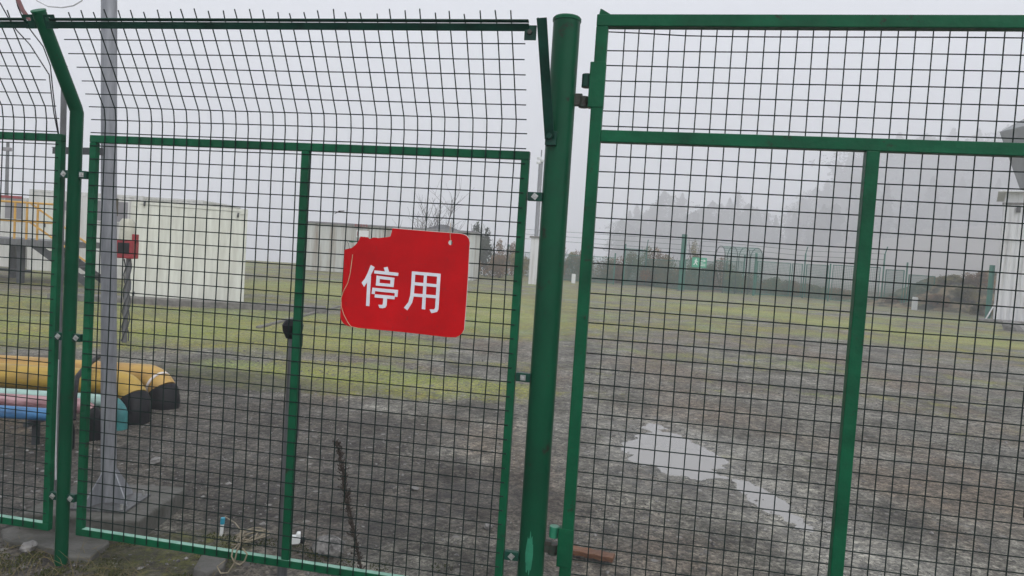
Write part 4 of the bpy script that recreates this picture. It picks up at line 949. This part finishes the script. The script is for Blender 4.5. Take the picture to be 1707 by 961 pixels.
# ---- litter and stones by the fence
def lie(px, py, z=0): p = gp(px, py, z); return p
P = lie(400, 905, .02)
coil = MB(); rg = random.Random(15)
base_ = lie(392, 905, .03); tipp = lie(470, 893, .03)
for k_ in range(5):
    pts = []
    for i in range(26):
        t_ = i/25; a = t_*6.28*1.15+k_
        c_ = base_.lerp(tipp, .32+.30*math.cos(a)*(.7+.1*k_))
        pts.append(c_+Vector((.02*math.sin(a*1.7+k_), (.05+.012*k_)*math.sin(a), .012+.02*abs(math.sin(a*1.3+k_)))))
    coil.tube(pts, .0036, 6)
coil.tube([fw_pt(*((lambda q: (q[0], .05, q[1]))(fp(px, py, .05)))) for px, py in ((388, 915), (386, 928), (391, 938), (400, 942), (408, 935), (412, 924), (404, 914))], .0036, 6)
coil.tube([fw_pt(*((lambda q: (q[0], .06, q[1]))(fp(px, py, .06)))) for px, py in ((375, 935), (362, 945), (368, 956), (380, 955), (390, 940), (396, 915))], .0034, 6)
coil.tube([lie(375, 862, .03), lie(392, 872, .08), lie(402, 885, .10), lie(400, 905, .06), lie(390, 915, .05)], .0036, 6)
coil.tube([fw_pt(*((lambda q: (q[0], .03, q[1]))(fp(px, py, .03)))) for px, py in ((396, 918), (400, 908), (404, 900))]+[lie(408, 896, .03), lie(412, 900, .035)], .0036, 6)
coil.build('cable_coil', mat('cream_cable', (.26, .22, .15), .6, var=.3, scale=30), smooth=True); tag(bpy.data.objects['cable_coil'], 'tangled cream cable lying at the bottom rail left of the middle stile', 'cable')
q = lie(489, 903, .03); wc = empty('plastic_socket', (q.x, q.y, 0.0), .3, 'small broken white plastic socket on the ground right of the middle stile', 'socket')
MB().prism([(-.035, -.03), (.03, -.03), (.037, -.02), (.037, .03), (.018, .03), (.012, .012), (-.008, .012), (-.014, .03), (-.035, .03)], lambda p_, q_, t_: (p_, t_*1.0, q_+.05), -.02, .02).build('socket_body', 'whitep', wc, bevel=.004)
MB().tube([(.03, 0, .04), (.06, 0, .03)], .018, 10).build('plug_end', 'black', wc, smooth=True)
q = lie(369, 885, .03); bo = empty('blue_cap_tube', (q.x, q.y, 0), 0, 'small blue capped plastic tube standing in the litter left of the cream cable', 'litter')
MB().tube([(0, 0, 0), (.004, 0, .07)], .010, 10).build('tube', 'whitep', bo, smooth=True); MB().tube([(.004, 0, .07), (.006, 0, .105)], .0125, 10).build('tube_cap', 'bluep', bo, smooth=True)
# plank
a_, b_ = lie(945, 915, .03), lie(1023, 931, .03)
pk = MB(); n = 10; vs = []
for i in range(n+1):
    c_ = a_.lerp(b_, i/n); dd = (b_-a_).normalized(); sd_ = dd.cross(Vector((0, 0, 1))); w_ = .040*(1-.12*abs(math.sin(i*1.3))); 
    for sx, sz in ((-1, -1), (1, -1), (1, 1), (-1, 1)): vs.append(c_+sd_*sx*w_+Vector((0, 0, sz*.014+.003*math.sin(i*2.1+sx))))
pk.add(vs, [(i*4+k_, i*4+(k_+1) % 4, i*4+4+(k_+1) % 4, i*4+4+k_) for i in range(n) for k_ in range(4)]+[(0, 1, 2, 3), (n*4+3, n*4+2, n*4+1, n*4)])
pk.build('wood_plank', 'wood', bevel=.003); tag(bpy.data.objects['wood_plank'], 'short piece of wet reddish wood lying behind the bottom hinge of the gate', 'plank')
# named stones
rock('stone', lie(814, 878, .02), .036, 'stone', 'rounded pale stone on the dirt left of the thick gate post', 11)
rock('stone', lie(692, 814, .01), .035, 'stone', 'flat white chip of stone behind the middle of the mesh panel', 12, .25)
rock('stone', lie(548, 912, .03), .10, 'gravel', 'large dark stone beside the foot of the dead weed', 13, .55)
rock('stone', lie(260, 768, .02), .05, 'stone', 'grey stone on the gravel right of the grey pole', 14, .5)
rock('stone', lie(48, 912, .02), .05, 'stone', 'small grey stone in the moss left of the bent green post', 17, .6)
# broken concrete around the foot of the bent post and by the bottom rail
def slab(pxs, z0, z1, label, m='concd'):
    P_ = [gp(px, py, z1) for px, py in pxs]
    o = MB().prism([(p_.x, p_.y) for p_ in P_], lambda p_, q_, t_: (p_, q_, t_), z0, z1).build('concrete_slab', m, bevel=.008); return tag(o, label, 'concrete slab', 'broken concrete pieces')
slab([(2, 882), (60, 868), (110, 878), (180, 893), (182, 905), (150, 928), (115, 930), (88, 915), (40, 905), (5, 900)], -.05, .032, 'broken concrete footing round the foot of the bent green post')
slab([(335, 925), (380, 922), (372, 946), (345, 955), (322, 948)], -.05, .04, 'small grey concrete lump under the bottom rail near the cream cable')
# gravel stones as stuff
def gravel_mesh():
    rg = np.random.RandomState(3); base_v = np.array([(1, 0, 0), (-1, 0, 0), (0, 1, 0), (0, -1, 0), (0, 0, 1), (0, 0, -1)], float)
    base_f = [(0, 2, 4), (2, 1, 4), (1, 3, 4), (3, 0, 4), (2, 0, 5), (1, 2, 5), (3, 1, 5), (0, 3, 5)]
    V = []; Fc = []; n = 0
    N_ = 24000
    d = 2.2+rg.power(1.6, N_)*9.5; ang = rg.uniform(-.72, .72, N_); x = d*np.sin(ang); y = d*np.cos(ang)
    e = ((x-PUD[0])/.55)**2+((y-PUD[1])/.85)**2
    r_ = np.exp(rg.normal(-5.0, .48, N_)); r_[e < 1] *= .6
    dens = fbm(x*.8, y*.8, 3, 4); keep = (dens > .40) & ((e > 1.1) | (rg.rand(N_) < .05)); keep |= (x < -1.0) & (y < 6.5) & (rg.rand(N_) < .6)
    z = ground_z(x, y)
    for i in np.nonzero(keep)[0]:
        vv = base_v*(r_[i]*rg.uniform(.55, 1.3, (6, 1)))*np.array([1, .8, .55]); a = rg.uniform(0, 6.28); c, s_ = math.cos(a), math.sin(a)
        vv = np.stack([vv[:, 0]*c-vv[:, 1]*s_, vv[:, 0]*s_+vv[:, 1]*c, vv[:, 2]], 1)+np.array([x[i], y[i], z[i]+r_[i]*.15])
        V.append(vv); Fc += [tuple(j+n for j in f_) for f_ in base_f]; n += 6
    V = np.concatenate(V); m = MB(); m.v = [tuple(v) for v in V]; m.f = Fc; return m
o = gravel_mesh().build('gravel', 'gravel', fix=False); tag(o, 'loose gravel scattered over the yard', kind='stuff')
# moss cushions and dry grass in front of and under the fence
rg = random.Random(33); m = MB()
for k_ in range(420):
    u = rg.uniform(-3.6, -.7); off = rg.uniform(-.05, .62) if rg.random() < .85 else rg.uniform(-.6, 0)
    P = fw_pt(u, off, 0); 
    if vnoise(np.array([P.x*3.]), np.array([P.y*3.]), 5)[0] < .38: continue
    P.z = gz(P.x, P.y)+.004
    for j in range(60):
        a = rg.uniform(0, 6.28); r_ = rg.random()**.5*.06; q = P+Vector((math.cos(a)*r_, math.sin(a)*r_, .010*(1-r_/.06)))
        s_ = rg.uniform(.003, .008); d = Vector((rg.uniform(-1, 1), rg.uniform(-1, 1), rg.uniform(.2, 1.4))).normalized(); e = d.orthogonal()*s_*.5
        m.add([q-e, q+e, q+d*s_*1.6], [(0, 1, 2)])
o = m.build('moss', 'mosst', fix=False); tag(o, 'green moss growing at the foot of the fence', kind='stuff')
m = MB()
for k_ in range(1000):
    u = rg.uniform(-3.5, .3); off = rg.uniform(-.12, .5); P = fw_pt(u, off, 0); P.z = gz(P.x, P.y)
    L = rg.uniform(.03, .12) if rg.random() < .9 else rg.uniform(.12, .22)
    d = Vector((rg.uniform(-1, 1), rg.uniform(-1, 1), rg.uniform(.3, 1.3))).normalized(); b_ = Vector((rg.uniform(-1, 1), rg.uniform(-1, 1), -.5))
    m.tube([P, P+d*L*.5, P+d*L+b_*L*.3], [.0016, .0013, .0005], 3, False)
o = m.build('dry_grass', 'straw', fix=False); tag(o, 'thin dry grass stalks along the foot of the fence', kind='stuff')

# ---- cables at the upper left
def off_pts(L): return [fw_pt(*((lambda q: (q[0], o_, q[1]))(fp(px, py, o_)))) for px, py, o_ in L]
MB().tube(off_pts([(24, -30, .1), (30, 0, .12), (38, 18, .15), (50, 34, .18), (56, 44, .2)]), .010, 10).build('hose', 'hose', smooth=True); tag(bpy.data.objects['hose'], 'red brown hose coming down to the top of the bent green post', 'hose')
m = MB()
m.tube(off_pts([(22, -20, .05), (30, 12, .02), (40, 35, -.05), (55, 56, -.08), (72, 78, -.1), (84, 110, -.1), (88, 150, -.1), (92, 185, -.1), (98, 225, -.15)]), .0030, 6)
m.tube(off_pts([(0, 5, .0), (15, 32, .0), (27, 50, -.05), (50, 75, -.08), (66, 100, -.1), (82, 125, -.1), (86, 160, -.1), (90, 190, -.12), (97, 225, -.15)]), .0028, 6)
m.build('black_cables', 'black', smooth=True); tag(bpy.data.objects['black_cables'], 'pair of thin black cables drooping beside the slim grey pipe at the upper left', 'cable')
MB().tube(off_pts([(50, -15, -.3), (62, 2, -.3), (80, 11, -.3), (103, 13, -.3), (122, 10, -.3), (136, 2, -.3), (146, -12, -.3)]), .0034, 6).build('cable_loop', 'wcable', smooth=True); tag(bpy.data.objects['cable_loop'], 'grey cable sagging in a shallow loop at the top left corner', 'cable')
MB().tube([dp(97, 600, TB.y-.1), dp(94, 690, TB.y-.1), dp(93, 740, TB.y-.1), dp(93, 800, TB.y-.1)], .005, 6).build('white_cable', 'wcable', smooth=True); tag(bpy.data.objects['white_cable'], 'white cable running down left of the bent green post below the pipes', 'cable')
